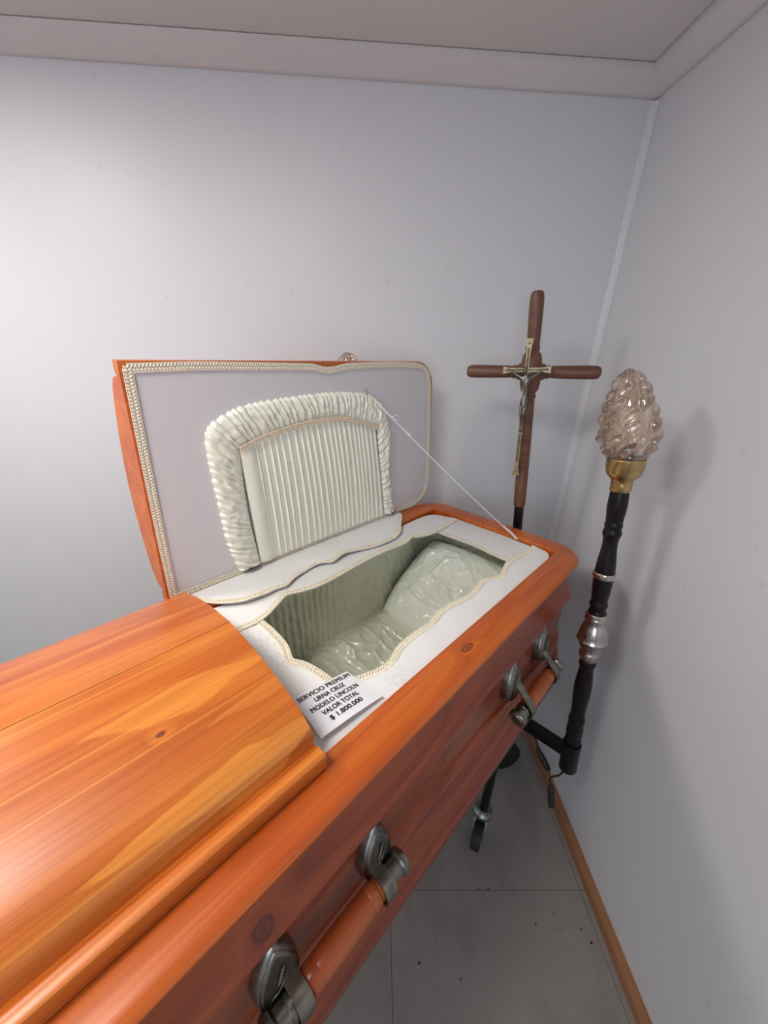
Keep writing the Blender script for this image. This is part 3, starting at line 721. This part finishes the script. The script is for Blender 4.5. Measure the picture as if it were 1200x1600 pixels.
# ------------------------------------------------------------------ pillow (rests in the casket)
pm = Matrix.Translation(W(0.835, -0.495, 0.895)) @ Matrix.Rotation(math.radians(46), 4, 'Z') @ Matrix.Rotation(math.radians(-33), 4, 'Y')
pil = MB(); N = 84
for sgn in (1, -1):
    rows = []
    for i in range(N + 1):
        row = []
        for j in range(N + 1):
            a = i / N * 2 - 1; c = j / N * 2 - 1
            x = 0.150 * a * (1 - 0.06 * c * c); y = 0.150 * c * (1 - 0.08 * a * a)
            e = max(0.0, (1 - abs(a) ** 2.6)) * max(0.0, (1 - abs(c) ** 2.6)); z = 0.052 * e ** 0.42
            if sgn > 0:
                # gathers radiating from a tucked rosette
                dx, dy = x + 0.055, y + 0.075; rr = math.hypot(dx, dy); an = math.atan2(dy, dx)
                z += 0.0075 * math.sin(an * 9 + 2 * noise.noise(Vector((x * 16, y * 16, 0)))) * math.exp(-((rr - 0.045) / 0.05) ** 2) * e
                z += 0.010 * math.exp(-(rr / 0.022) ** 2) * (0.4 + math.sin(an * 5 + rr * 300)); z -= 0.006 * math.exp(-((rr - 0.030) / 0.010) ** 2)
                z += (noise.noise(Vector((x * 16, y * 22, 2))) * 0.007 + cr_(x * 9 + y * 16, y * 7 - x * 12, 6) * 0.006 + cr_(x * 30 - y * 8, y * 14, 9) * 0.0035 + cr_(x * 22 + y * 30, y * 40 - x * 20, 12) * 0.002) * e ** 0.5
            row.append((x, y, sgn * z))
        rows.append(row)
    pil.grid(rows, flip=(sgn < 0))
pil = pil.build('pillow', m_satin3, angle=80); pil.matrix_world = pm
tag(pil, 'shiny pale green satin pillow lying rumpled inside the head of the casket', 'pillow')

# ------------------------------------------------------------------ price card
q_tl, q_tr, q_br, q_bl = W(0.229, -0.3695, 1.0640), W(0.331, -0.364, 1.0500), W(0.337, -0.288, 1.0500), W(0.2225, -0.295, 1.0600)
card_o = (q_tl + q_tr + q_br + q_bl) / 4
def card_pt(a, t, h=0.0):
    p = q_tl.lerp(q_tr, a).lerp(q_bl.lerp(q_br, a), t); p = p - card_o
    p.z += h + 0.004 * (1 - a) ** 2 * (t - 0.3) * -1 + 0.0035 * math.sin(PI * a) * 0.4
    return p
crd = MB(); g1 = [[card_pt(i / 12, j / 12, 0.0) for i in range(13)] for j in range(13)]; g2 = [[p + Vector((0, 0, -0.0004)) for p in r] for r in g1]
crd.grid(g1).grid(g2, flip=True).grid([g1[0], g2[0]]).grid([g1[-1], g2[-1]]).grid([[r[0] for r in g1], [r[0] for r in g2]]).grid([[r[-1] for r in g1], [r[-1] for r in g2]])
card = crd.build('price_card', m_card, loc=card_o, angle=30)
tag(card, 'white price card with black capitals lying on the lining beside the closed lid', 'card')
def text_mesh(body):
    cu = bpy.data.curves.new('txt', 'FONT'); cu.body = body; cu.size = 1.0; cu.offset = 0.0; cu.resolution_u = 3
    o = bpy.data.objects.new('txt', cu); COL.objects.link(o); dg = bpy.context.evaluated_depsgraph_get(); dg.update()
    me = bpy.data.meshes.new_from_object(o.evaluated_get(dg)); bpy.data.objects.remove(o); return me
for body, t_, w_ in (('SERVICIO PREMIUM', 0.105, 0.93), ('URNA CRUZ', 0.275, 0.52), ('MODELO LINCOLN', 0.445, 0.80), ('VALOR TOTAL', 0.615, 0.60), ('$ 1.800.000', 0.785, 0.52)):
    me = text_mesh(body); xs = [v.co.x for v in me.vertices]; x0, x1 = min(xs), max(xs); hh = 0.105
    pm_ = MB(); fs = [tuple(p.vertices) for p in me.polygons]
    for sx_ in (-0.0035, 0.0, 0.0035):      # three overlaid passes make the strokes bold
        pm_.add([card_pt(0.5 + ((v.co.x - x0) / (x1 - x0) - 0.5) * w_ + sx_, t_ + hh * 0.5 - (v.co.y / 0.7) * hh, 0.0011 + sx_ * 0.01) for v in me.vertices], fs)
    pm_.build('printed_line', m_ink, card, smooth=False, merge=False)

# ------------------------------------------------------------------ casket trolley
cart = empty('casket_trolley', W(0.10, V0, 0), math.radians(46), 'black steel wheeled trolley under the casket with lamp arms at the head', 'trolley')
def K(u, v, z): return (u - 0.10, -(v - V0), z)
def kbox(b, u0, u1, v0, v1, z0, z1):
    a = K(u0, v1, z0); c = K(u1, v0, z1); return b.box((a[0], a[1], a[2]), (c[0], c[1], c[2]))
b = MB()
kbox(b, -0.75, 1.0, -0.279, -0.249, 0.6135, 0.6435); kbox(b, -0.75, 1.0, -0.716, -0.686, 0.6135, 0.6435)
for u in (-0.735, 0.1, 0.80, 0.985): kbox(b, u - 0.015, u + 0.015, -0.6859, -0.2791, 0.6135, 0.6435)
b.build('frame', m_black, cart, smooth=False)
def leg(u, v, top=0.6134):
    MB().lathe([(0.135, 0.014), (top, 0.014)], 14).build('leg', m_black, cart).location = K(u, v, 0)
    cs = bpy.data.objects.new('caster', None); COL.objects.link(cs); cs.parent = cart; cs.location = K(u, v, 0); cs.rotation_euler = (0, 0, math.radians(-74)); cs.scale = (1.15, 1.15, 1.15)
    MB().lathe([(0.088, 0.008), (0.090, 0.022), (0.098, 0.028), (0.106, 0.027), (0.112, 0.020), (0.122, 0.017)], 24).build('swivel', m_steel, cs)
    f = MB()
    for sx in (-1, 1):
        rws = []
        for x in (sx * 0.0165, sx * 0.0190):
            rws.append([(x, -0.016, 0.094), (x, 0.016, 0.094), (x, -0.010, 0.050), (x, -0.024, 0.028), (x, -0.042, 0.028), (x, -0.044, 0.042), (x, -0.030, 0.070)])
        f.grid(rws, closed=True); f.add(rws[0], [tuple(range(7))]); f.add(rws[1], [tuple(range(7))])
    f.box((-0.019, -0.018, 0.086), (0.019, 0.018, 0.092))
    f.tube([(-0.024, -0.034, 0.038), (0.024, -0.034, 0.038)], 0.004, 8)
    f.build('fork', m_steel, cs, angle=40)
    wm = MB().lathe([(-0.0135, 0.008), (-0.0135, 0.028), (-0.0125, 0.036), (-0.008, 0.038), (0.008, 0.038), (0.0125, 0.036), (0.0135, 0.028), (0.0135, 0.008)], 28)
    rot = Matrix.Rotation(PI / 2, 4, 'Y'); wm.v = [tuple(rot @ Vector(p) + Vector((0, -0.034, 0.038))) for p in wm.v]
    wm.build('wheel', m_rubber, cs)
for u, v in ((0.866, -0.264), (0.866, -0.701), (-0.70, -0.264), (-0.70, -0.701)): leg(u, v)
# head bracket: lamp arm across the head, and the bar to the cross
b = MB(); kbox(b, 0.966, 0.996, -0.862, -0.116, 0.448, 0.478); b.build('lamp_arm', m_black, cart, smooth=False)
b = MB(); kbox(b, 0.966, 0.996, -0.50, -0.47, 0.4785, 0.6130); b.build('bracket', m_black, cart, smooth=False)
b = MB(); kbox(b, 0.9965, 1.176, -0.42, -0.39, 0.448, 0.478); b.build('cross_bar', m_black, cart, smooth=False)
wm = MB().lathe([(-0.022, 0.01), (-0.022, 0.045), (-0.017, 0.058), (0.017, 0.058), (0.022, 0.045), (0.022, 0.01)], 28)
rot = Matrix.Rotation(math.radians(62), 4, 'Z') @ Matrix.Rotation(PI / 2, 4, 'Y')
for (u, v) in ((1.150, -0.315), (1.150, -0.60)):
    w_ = MB(); w_.v = [tuple(rot @ Vector(p)) for p in wm.v]; w_.f = list(wm.f); w_.build('head_wheel', m_rubber, cart).location = K(u, v, 0.058)
b = MB().tube([K(1.15, -0.315, 0.058), K(1.15, -0.60, 0.058)], 0.007, 10); b.tube([K(1.15, -0.457, 0.058), K(1.08, -0.457, 0.30), K(1.00, -0.457, 0.447)], 0.012, 10)
b.build('axle', m_black, cart)

# ------------------------------------------------------------------ torch lamps
def frame_from_axis(base, top_):
    z = (Vector(top_) - Vector(base)).normalized(); x = Vector((1, 0, 0)); x = (x - z * x.dot(z)).normalized(); y = z.cross(x)
    m_ = Matrix((x, y, z)).transposed().to_4x4(); m_.translation = Vector(base); return m_
def flame_mesh(seed):
    base = [(0.8660, 0.030), (0.8665, 0.040), (0.874, 0.0435), (0.886, 0.049), (0.902, 0.0535), (0.925, 0.0550), (0.950, 0.0530), (0.975, 0.0475), (0.998, 0.0390), (1.018, 0.0290), (1.036, 0.0205), (1.047, 0.0145), (1.054, 0.0080), (1.057, 0.0010)]
    pr = catmull([Vector((h, r, 0)) for h, r in base], 12); NT_ = 220
    bumps = []
    rnd = random.Random(seed)
    for lv in range(7):
        h = 0.890 + 0.0245 * lv; nb = (6, 6, 6, 5, 5, 4, 2)[lv]
        for k in range(nb): bumps.append((h + rnd.uniform(-0.006, 0.006), 2 * PI * (k + 0.5 * (lv % 2)) / nb + rnd.uniform(-0.15, 0.15), rnd.uniform(0.8, 1.2)))
    rows = []
    for p in pr:
        h, r = p.x, p.y; row = []
        env = min(1, max(0, (h - 0.874) / 0.012)) * min(1, max(0.25, (1.064 - h) / 0.02))
        for k in range(NT_):
            th = 2 * PI * k / NT_; d = 0.0
            for (bh, bt, ba) in bumps:
                dh = (h - bh)
                if abs(dh) > 0.034: continue
                dt = (th - bt - dh * 14.0 + PI) % (2 * PI) - PI
                ds = dt * max(r, 0.016)
                # teardrop lobe, fat at its upper end, tail down
                w_ = 0.0125 * (1.0 if dh > 0 else max(0.45, 1 + dh * 16)); L_ = 0.0115 if dh > 0 else 0.020
                e2 = (ds / w_) ** 2 + (dh / L_) ** 2
                if e2 < 1.6: d = max(d, ba * max(0.0, 1 - e2 * 0.62) ** 0.55)
            rg = 0.0016 * math.sin(10 * (th - h * 16) + 1.5 * math.sin(h * 160))
            q = r * (1 - 0.12 * env) + env * (0.0150 * d + rg * 0.6 - 0.001)
            row.append((q * math.cos(th) - 0.004 * max(0, (h - 1.0) / 0.06), q * math.sin(th), h))
        rows.append(row)
    # inner skin, 2 mm inside, smoother
    inn = [[((p.y * 0.88 - 0.0030) * math.cos(2 * PI * k / 60), (p.y - 0.0030) * math.sin(2 * PI * k / 60), min(p.x, 1.052)) for k in range(60)] for p in pr if p.y > 0.0120]
    b = MB().grid(rows, closed=True); b.add(rows[-1], [tuple(range(NT_))])
    b.grid(inn, closed=True, flip=True); b.add(inn[-1], [tuple(reversed(range(60)))])
    # join the two skins at the open foot
    o_ = rows[0]; vs = list(o_) + list(inn[0]); fs = []
    for k in range(NT_):
        k2 = (k + 1) % NT_; a = NT_ + (k * 60 // NT_) % 60; c = NT_ + (k2 * 60 // NT_) % 60
        if k2 == 0: c = NT_
        fs.append((k, k2, c, a) if a != c else (k, k2, a))
    b.add(vs, fs)
    return b
def torch(mat, label, cable):
    t = empty('torch_lamp', None, 0, label, 'lamp', 'torch lamps at the head of the casket', mat)
    MB().lathe([(-0.076, 0.0), (-0.076, 0.0235), (-0.073, 0.0250), (0.0255, 0.0250), (0.0255, 0.0215), (0.015, 0.0)], 30, caps=False).build('socket', m_black, t)
    MB().lathe([(0.022, 0.0), (0.022, 0.0205), (0.038, 0.0215), (0.045, 0.0220), (0.050, 0.0205), (0.056, 0.0190), (0.060, 0.0210), (0.066, 0.0225), (0.072, 0.0205), (0.077, 0.0215), (0.084, 0.0225), (0.092, 0.0205), (0.098, 0.0200), (0.106, 0.0215), (0.118, 0.0220), (0.125, 0.0205), (0.131, 0.0190), (0.150, 0.0185), (0.175, 0.0200), (0.205, 0.0225), (0.235, 0.0225), (0.262, 0.0205), (0.290, 0.0175), (0.298, 0.0180), (0.302, 0.0200), (0.309, 0.0210), (0.316, 0.0200), (0.322, 0.0185), (0.330, 0.015), (0.330, 0.0)], 32, caps=False).build('lower_pole', m_blackwood, t)
    MB().lathe([(0.320, 0.0), (0.320, 0.0190), (0.326, 0.0215), (0.332, 0.0245), (0.341, 0.0255), (0.347, 0.0245), (0.350, 0.0230), (0.354, 0.0235), (0.362, 0.0270), (0.372, 0.0315), (0.380, 0.0335), (0.383, 0.0365), (0.386, 0.0375), (0.390, 0.0360), (0.393, 0.0345), (0.402, 0.0340), (0.414, 0.0325), (0.426, 0.0285), (0.436, 0.0245), (0.442, 0.0245), (0.447, 0.0262), (0.452, 0.0262), (0.455, 0.0250), (0.459, 0.0262), (0.463, 0.0255), (0.466, 0.0225), (0.466, 0.0)], 40, caps=False).build('knob', m_nickel, t)
    MB().lathe([(0.462, 0.0), (0.462, 0.0215), (0.468, 0.0218), (0.474, 0.0195), (0.480, 0.0185), (0.486, 0.0205), (0.492, 0.0212), (0.498, 0.0195), (0.504, 0.0185), (0.520, 0.0205), (0.545, 0.0220), (0.565, 0.0228), (0.585, 0.0226), (0.610, 0.0210), (0.640, 0.0175), (0.655, 0.0165), (0.668, 0.0170), (0.676, 0.0185), (0.682, 0.0205), (0.689, 0.0208), (0.694, 0.0190), (0.698, 0.0180), (0.703, 0.0195), (0.709, 0.0195), (0.713, 0.0180), (0.718, 0.0188), (0.732, 0.0195), (0.738, 0.0205), (0.752, 0.0212), (0.775, 0.0205), (0.798, 0.0190), (0.798, 0.0)], 32, caps=False).build('upper_pole', m_blackwood, t)
    MB().lathe([(0.568, 0.0222), (0.568, 0.0245), (0.571, 0.0258), (0.575, 0.0252), (0.580, 0.0258), (0.583, 0.0245), (0.583, 0.0222)], 32, caps=False).build('ring', m_nickel, t)
    MB().lathe([(0.790, 0.0), (0.790, 0.0215), (0.793, 0.0228), (0.808, 0.0222), (0.813, 0.0222), (0.817, 0.0240), (0.822, 0.0290), (0.828, 0.0340), (0.834, 0.0368), (0.840, 0.0372), (0.843, 0.0390), (0.860, 0.0390), (0.863, 0.0398), (0.866, 0.0395), (0.866, 0.0375), (0.845, 0.0365), (0.838, 0.0)], 40, caps=False).build('brass_cup', m_brass, t)
    MB().lathe([(0.8670, 0.0), (0.8670, 0.0330), (0.8690, 0.0340), (0.8705, 0.0330), (0.872, 0.0200), (0.876, 0.0100), (0.884, 0.0085), (0.886, 0.0)], 32, caps=False).build('bulb_holder', m_disc, t)
    MB().tube([(-0.007, 0, 0.886), (-0.007, 0, 0.903), (-0.004, 0, 0.908), (0.004, 0, 0.908), (0.007, 0, 0.903), (0.007, 0, 0.886)], 0.0007, 6).build('filament_wire', m_black, t)
    fb = flame_mesh(3); rt = Matrix.Translation((0, 0, 0.868)) @ Matrix.Rotation(-0.15, 4, 'Y') @ Matrix.Translation((0.001, 0, -0.868)); fb.v = [tuple(rt @ Vector(p)) for p in fb.v]
    fl_ = fb.build('glass_flame', m_glass, t, angle=180); tag(fl_, 'clear amber glass flame shade with swirled lobes')
    if cable:
        inv = mat.inverted(); L = [inv @ Vector(p) for p in cable]
        MB().tube(catmull([(0, 0, -0.070)] + L[:5], 6), 0.0028, 8).build('cord', m_rubber, t)
        a, c = L[4], L[5]; d = (c - a).normalized()
        MB().tube([a, a + d * 0.006, a.lerp(c, 0.25), a.lerp(c, 0.75), c], [0.004, 0.0075, 0.0095, 0.0095, 0.0075], 14).build('plug', m_rubber, t)
        sdv = d.cross(Vector((1, 0, 0))).normalized()
        pn = MB()
        for q in (-1, 1): pn.tube([c + sdv * 0.0045 * q, c + sdv * 0.0045 * q + d * 0.014], 0.0016, 8)
        pn.build('plug_pin', m_brass, t)
    return t
T1 = frame_from_axis((0.612, 0.770, 0.480), (0.5615, 0.8459, 1.4394))
torch(T1, 'black turned torch lamp with glass flame standing clear of the casket by the right wall',
      [(0.600, 0.757, 0.395), (0.580, 0.744, 0.399), (0.561, 0.740, 0.400), (0.552, 0.736, 0.392), (0.556, 0.730, 0.381), (0.560, 0.705, 0.318)])
p2 = W(0.981, -0.885, 0.480); T2 = frame_from_axis(p2, Vector((-0.058, 1.313, 0)) + Vector((0, 0, 1.452)))
torch(T2, 'torch lamp standing behind the open lid, only its glass tip showing above', None)
# loose second cord with plug hanging from the lamp arm
hc = [(0.500, 0.880, 0.447), (0.512, 0.858, 0.444), (0.524, 0.820, 0.470), (0.528, 0.800, 0.450), (0.530, 0.796, 0.440)]
cp_ = MB(); 
ex = empty('hanging_cord', (0.500, 0.880, 0.447), 0, 'short black cord with a plug hanging from the trolley arm beside the baseboard', 'cord')
e0 = Vector((0.500, 0.880, 0.447))
MB().tube(catmull([Vector(p) - e0 for p in [(0.500, 0.880, 0.447), (0.515, 0.850, 0.452), (0.526, 0.815, 0.462), (0.530, 0.797, 0.440)]], 6), 0.0028, 8).build('cord', m_rubber, ex)
a = Vector((0.530, 0.797, 0.440)) - e0; c = Vector((0.563, 0.768, 0.388)) - e0; d = (c - a).normalized()
MB().tube([a, a + d * 0.006, a.lerp(c, 0.3), a.lerp(c, 0.8), c], [0.004, 0.0075, 0.0095, 0.0095, 0.0070], 14).build('plug', m_rubber, ex)

# ------------------------------------------------------------------ standing cross
up_ = Vector((-0.1, 0.0, 1.0)).normalized(); bx = Vector((0.9397, -0.342, 0.0)); bx = (bx - up_ * bx.dot(up_)).normalized(); ny = up_.cross(bx)
M3 = Matrix((bx, ny, up_)).transposed().to_4x4(); org = Vector((0.431, 1.14, 1.500)); base = org - up_ * 1.045
M3.translation = base
cr = empty('standing_cross', None, 0, 'brown turned wooden cross on a black pole behind the head of the casket', 'cross', None, M3)
CH = 1.045
def cl_lathe(prof, name, mat, rot=None, off=(0, 0, 0), flat=1.0, par=cr, n=28):
    b = MB().lathe(prof, n, caps=False)
    vs = []
    for p in b.v:
        q = Vector((p[0], p[1] * flat, p[2]))
        if rot is not None: q = rot @ q
        vs.append(tuple(q + Vector(off)))
    b.v = vs; return b.build(name, mat, par, angle=30)
cl_lathe([(0.0, 0.0), (0.0, 0.0145), (0.645, 0.0145), (0.645, 0.0)], 'pole', m_black)
up_prof = [(0.643, 0.0), (0.643, 0.0165), (0.650, 0.0178), (0.755, 0.0182), (0.758, 0.0170), (0.761, 0.0184), (0.764, 0.0170), (0.768, 0.0182), (0.95, 0.0172), (0.972, 0.0165), (0.976, 0.0185), (0.981, 0.0190), (0.985, 0.0170), (0.990, 0.0180), (0.996, 0.0235), (1.010, 0.0265), (1.035, 0.0285), (1.055, 0.0285), (1.078, 0.0265), (1.090, 0.0235), (1.096, 0.0180), (1.100, 0.0170), (1.105, 0.0190), (1.110, 0.0185), (1.114, 0.0165), (1.12, 0.0170), (1.18, 0.0180), (1.215, 0.0182), (1.232, 0.0172), (1.240, 0.0145), (1.243, 0.010), (1.244, 0.0)]
cl_lathe(up_prof, 'upright', m_cross)
arm_prof = [(0.020, 0.0), (0.020, 0.0235), (0.034, 0.0215), (0.042, 0.0165), (0.046, 0.0185), (0.050, 0.0165), (0.054, 0.0155), (0.062, 0.0165), (0.10, 0.0172), (0.150, 0.0178), (0.170, 0.0172), (0.179, 0.0145), (0.183, 0.010), (0.184, 0.0)]
for sg in (-1, 1): cl_lathe([(h * 0.955, r) for h, r in arm_prof], 'cross_arm', m_cross, Matrix.Rotation(0.045 + sg * PI / 2, 4, 'Y'), (0, 0, CH))
# small metal crucifix on the front (local -y faces the camera)
cx = bpy.data.objects.new('crucifix', None); COL.objects.link(cx); cx.parent = cr; cx.scale = (0.9, 1, 1); cx.location = (-0.011, -0.031, CH + 0.008)
cx.rotation_euler = (0, math.radians(1.5), 0); tag(cx, 'small brass crucifix with figure')
def flared(z0, z1, w0, w1, wm, y0, y1, axis='z', par=cx, name='metal_cross', mat=m_crbrass, b=None):
    """flat bar that flares at its ends; w0/w1 end widths, wm middle width"""
    L = z1 - z0; e = 0.028 if L > 0.2 else 0.022
    st = [(z0, w0), (z0 + e, wm), (z1 - e, wm), (z1, w1)]
    o_ = [(w / 2, z) for z, w in st] + [(-w / 2, z) for z, w in reversed(st)]
    mk = (lambda a, c, y: (a, y, c)) if axis == 'z' else (lambda a, c, y: (c, y, a))
    r0 = [mk(a, c, y0) for a, c in o_]; r1 = [mk(a, c, y1) for a, c in o_]
    b.grid([r0, r1], closed=True); b.add(r0, [tuple(range(8))]); b.add(r1, [tuple(reversed(range(8)))])
b = MB(); flared(-0.298, 0.078, 0.024, 0.022, 0.012, -0.0045, 0.0, 'z', b=b); flared(-0.068, 0.068, 0.019, 0.019, 0.011, -0.0044, 0.0, 'x', b=b)
mc = b.build('metal_cross', m_crbrass, cx, smooth=False)
b = MB(); flared(-0.255, 0.055, 0.006, 0.006, 0.0055, -0.0052, -0.004, 'z', b=b); flared(-0.055, 0.055, 0.005, 0.005, 0.0045, -0.0051, -0.004, 'x', b=b)
for q in ((0, 0.066), (0, -0.285), (0.058, 0.0), (-0.058, 0)):
    b.ell((q[0], -0.0045, q[1]), (Vector((0.0028, 0, 0)), Vector((0, 0.001, 0)), Vector((0, 0, 0.0028))), 8, 5)
b.build('inlay', m_crdark, cx, smooth=False)
# bracing spacer between crucifix and upright
MB().box((-0.005, 0.0, -0.290), (0.005, 0.0135, -0.275)).build('spacer', m_crdark, cx, smooth=False); MB().box((-0.006, 0, -0.01), (0.006, 0.006, 0.01)).build('spacer', m_crdark, cx, smooth=False)
def figure():
    J = {'pelvis': (0.001, -0.0105, -0.076, 0.0070), 'waist': (0.003, -0.0110, -0.058, 0.0062), 'chest': (0.002, -0.0125, -0.036, 0.0082), 'upper': (0.0, -0.0125, -0.022, 0.0078), 'neck': (-0.001, -0.0135, -0.012, 0.0036), 'jaw': (-0.004, -0.0165, -0.006, 0.0050), 'head': (-0.005, -0.0160, 0.003, 0.0062),
         'shL': (-0.011, -0.0115, -0.020, 0.0046), 'elL': (-0.030, -0.0095, -0.010, 0.0030), 'wrL': (-0.048, -0.0075, 0.001, 0.0020), 'haL': (-0.055, -0.0072, 0.004, 0.0026),
         'shR': (0.012, -0.0115, -0.020, 0.0046), 'elR': (0.031, -0.0095, -0.010, 0.0030), 'wrR': (0.049, -0.0075, 0.001, 0.0020), 'haR': (0.056, -0.0072, 0.004, 0.0026),
         'hiL': (-0.005, -0.0110, -0.084, 0.0062), 'knL': (-0.004, -0.0190, -0.115, 0.0046), 'anL': (0.0, -0.0090, -0.152, 0.0028), 'ftL': (0.0005, -0.0125, -0.166, 0.0030),
         'hiR': (0.007, -0.0110, -0.084, 0.0062), 'knR': (0.003, -0.0200, -0.115, 0.0046), 'anR': (0.002, -0.0120, -0.150, 0.0028), 'ftR': (0.0015, -0.0155, -0.164, 0.0030)}
    E2 = [('pelvis', 'waist'), ('waist', 'chest'), ('chest', 'upper'), ('upper', 'neck'), ('neck', 'jaw'), ('jaw', 'head'), ('upper', 'shL'), ('shL', 'elL'), ('elL', 'wrL'), ('wrL', 'haL'), ('upper', 'shR'), ('shR', 'elR'), ('elR', 'wrR'), ('wrR', 'haR'),
          ('pelvis', 'hiL'), ('hiL', 'knL'), ('knL', 'anL'), ('anL', 'ftL'), ('pelvis', 'hiR'), ('hiR', 'knR'), ('knR', 'anR'), ('anR', 'ftR')]
    ks = list(J); me = bpy.data.meshes.new('fig'); SC = 20.0
    me.from_pydata([tuple(c * SC for c in J[k][:3]) for k in ks], [(ks.index(a), ks.index(c)) for a, c in E2], [])
    o = bpy.data.objects.new('fig', me); COL.objects.link(o)
    md = o.modifiers.new('s', 'SKIN'); md.use_smooth_shade = True
    for i, k in enumerate(ks): me.skin_vertices[0].data[i].radius = (J[k][3] * SC, J[k][3] * SC)
    me.skin_vertices[0].data[0].use_root = True
    sb = o.modifiers.new('b', 'SUBSURF'); sb.levels = 2; sb.render_levels = 2
    dg = bpy.context.evaluated_depsgraph_get(); dg.update()
    out = bpy.data.meshes.new_from_object(o.evaluated_get(dg)); bpy.data.objects.remove(o)
    out.transform(Matrix.Scale(1 / SC, 4)); return out
fm = figure(); fg = link('figure', fm, m_pewter, cx); tag(fg, 'grey metal figure with outstretched arms')
b = MB(); rows = []
for j, (z, r) in enumerate([(-0.072, 0.0078), (-0.078, 0.0092), (-0.086, 0.0100), (-0.094, 0.0102), (-0.098, 0.0092)]):
    rows.append([(0.001 + r * (1 + 0.06 * math.sin(k * 1.7 + j)) * math.cos(2 * PI * k / 24), -0.0125 + r * 0.85 * math.sin(2 * PI * k / 24), z + 0.0012 * math.sin(k * 0.9)) for k in range(24)])
b.grid(rows, closed=True); b.build('loincloth', m_pewter, cx)
b = MB().tube([(-0.005 + 0.0072 * math.cos(a), -0.016 + 0.0072 * math.sin(a), 0.0065) for a in [2 * PI * k / 16 for k in range(17)]], 0.0012, 6); b.build('crown', m_pewter, cx)
MB().box((-0.005, -0.018, -0.172), (0.007, -0.004, -0.166)).build('footrest', m_pewter, cx, smooth=False)

# ------------------------------------------------------------------ crumbs of dirt on the floor
crumbs = [(0.171, 0.491, 3.4), (0.372, 0.649, 2.4), (0.404, 0.650, 3.0), (0.524, 0.568, 2.6), (0.592, 0.557, 1.8), (0.656, 0.558, 2.2), (0.671, 0.528, 4.0), (0.280, 0.461, 2.2), (0.364, 0.699, 1.8), (0.44, 0.62, 1.6), (0.50, 0.61, 1.4), (0.585, 0.590, 1.6), (0.60, 0.535, 1.4), (0.45, 0.655, 1.4)]
cm = []
for k in range(3):
    bm = bmesh.new(); bmesh.ops.create_icosphere(bm, subdivisions=1, radius=1.0)
    for v in bm.verts: v.co *= 0.7 + 0.6 * abs(noise.noise(v.co * 2 + Vector((k * 3, 0, 0)))) ; v.co.z *= 0.5
    me = bpy.data.meshes.new('crumb'); bm.to_mesh(me); bm.free(); me.materials.append(m_dirt); cm.append(me)
for i, (x, y, r) in enumerate(crumbs):
    o = bpy.data.objects.new('dirt_crumb', cm[i % 3]); COL.objects.link(o); o.location = (x, y, r * 0.00035 + 0.0002); o.scale = (r * 0.0011, r * 0.0015, r * 0.001); o.rotation_euler = (0, 0, i * 1.3)
    tag(o, 'tiny dark crumb of dirt lying on the grey floor tiles', 'dirt', 'dirt crumbs on the floor')
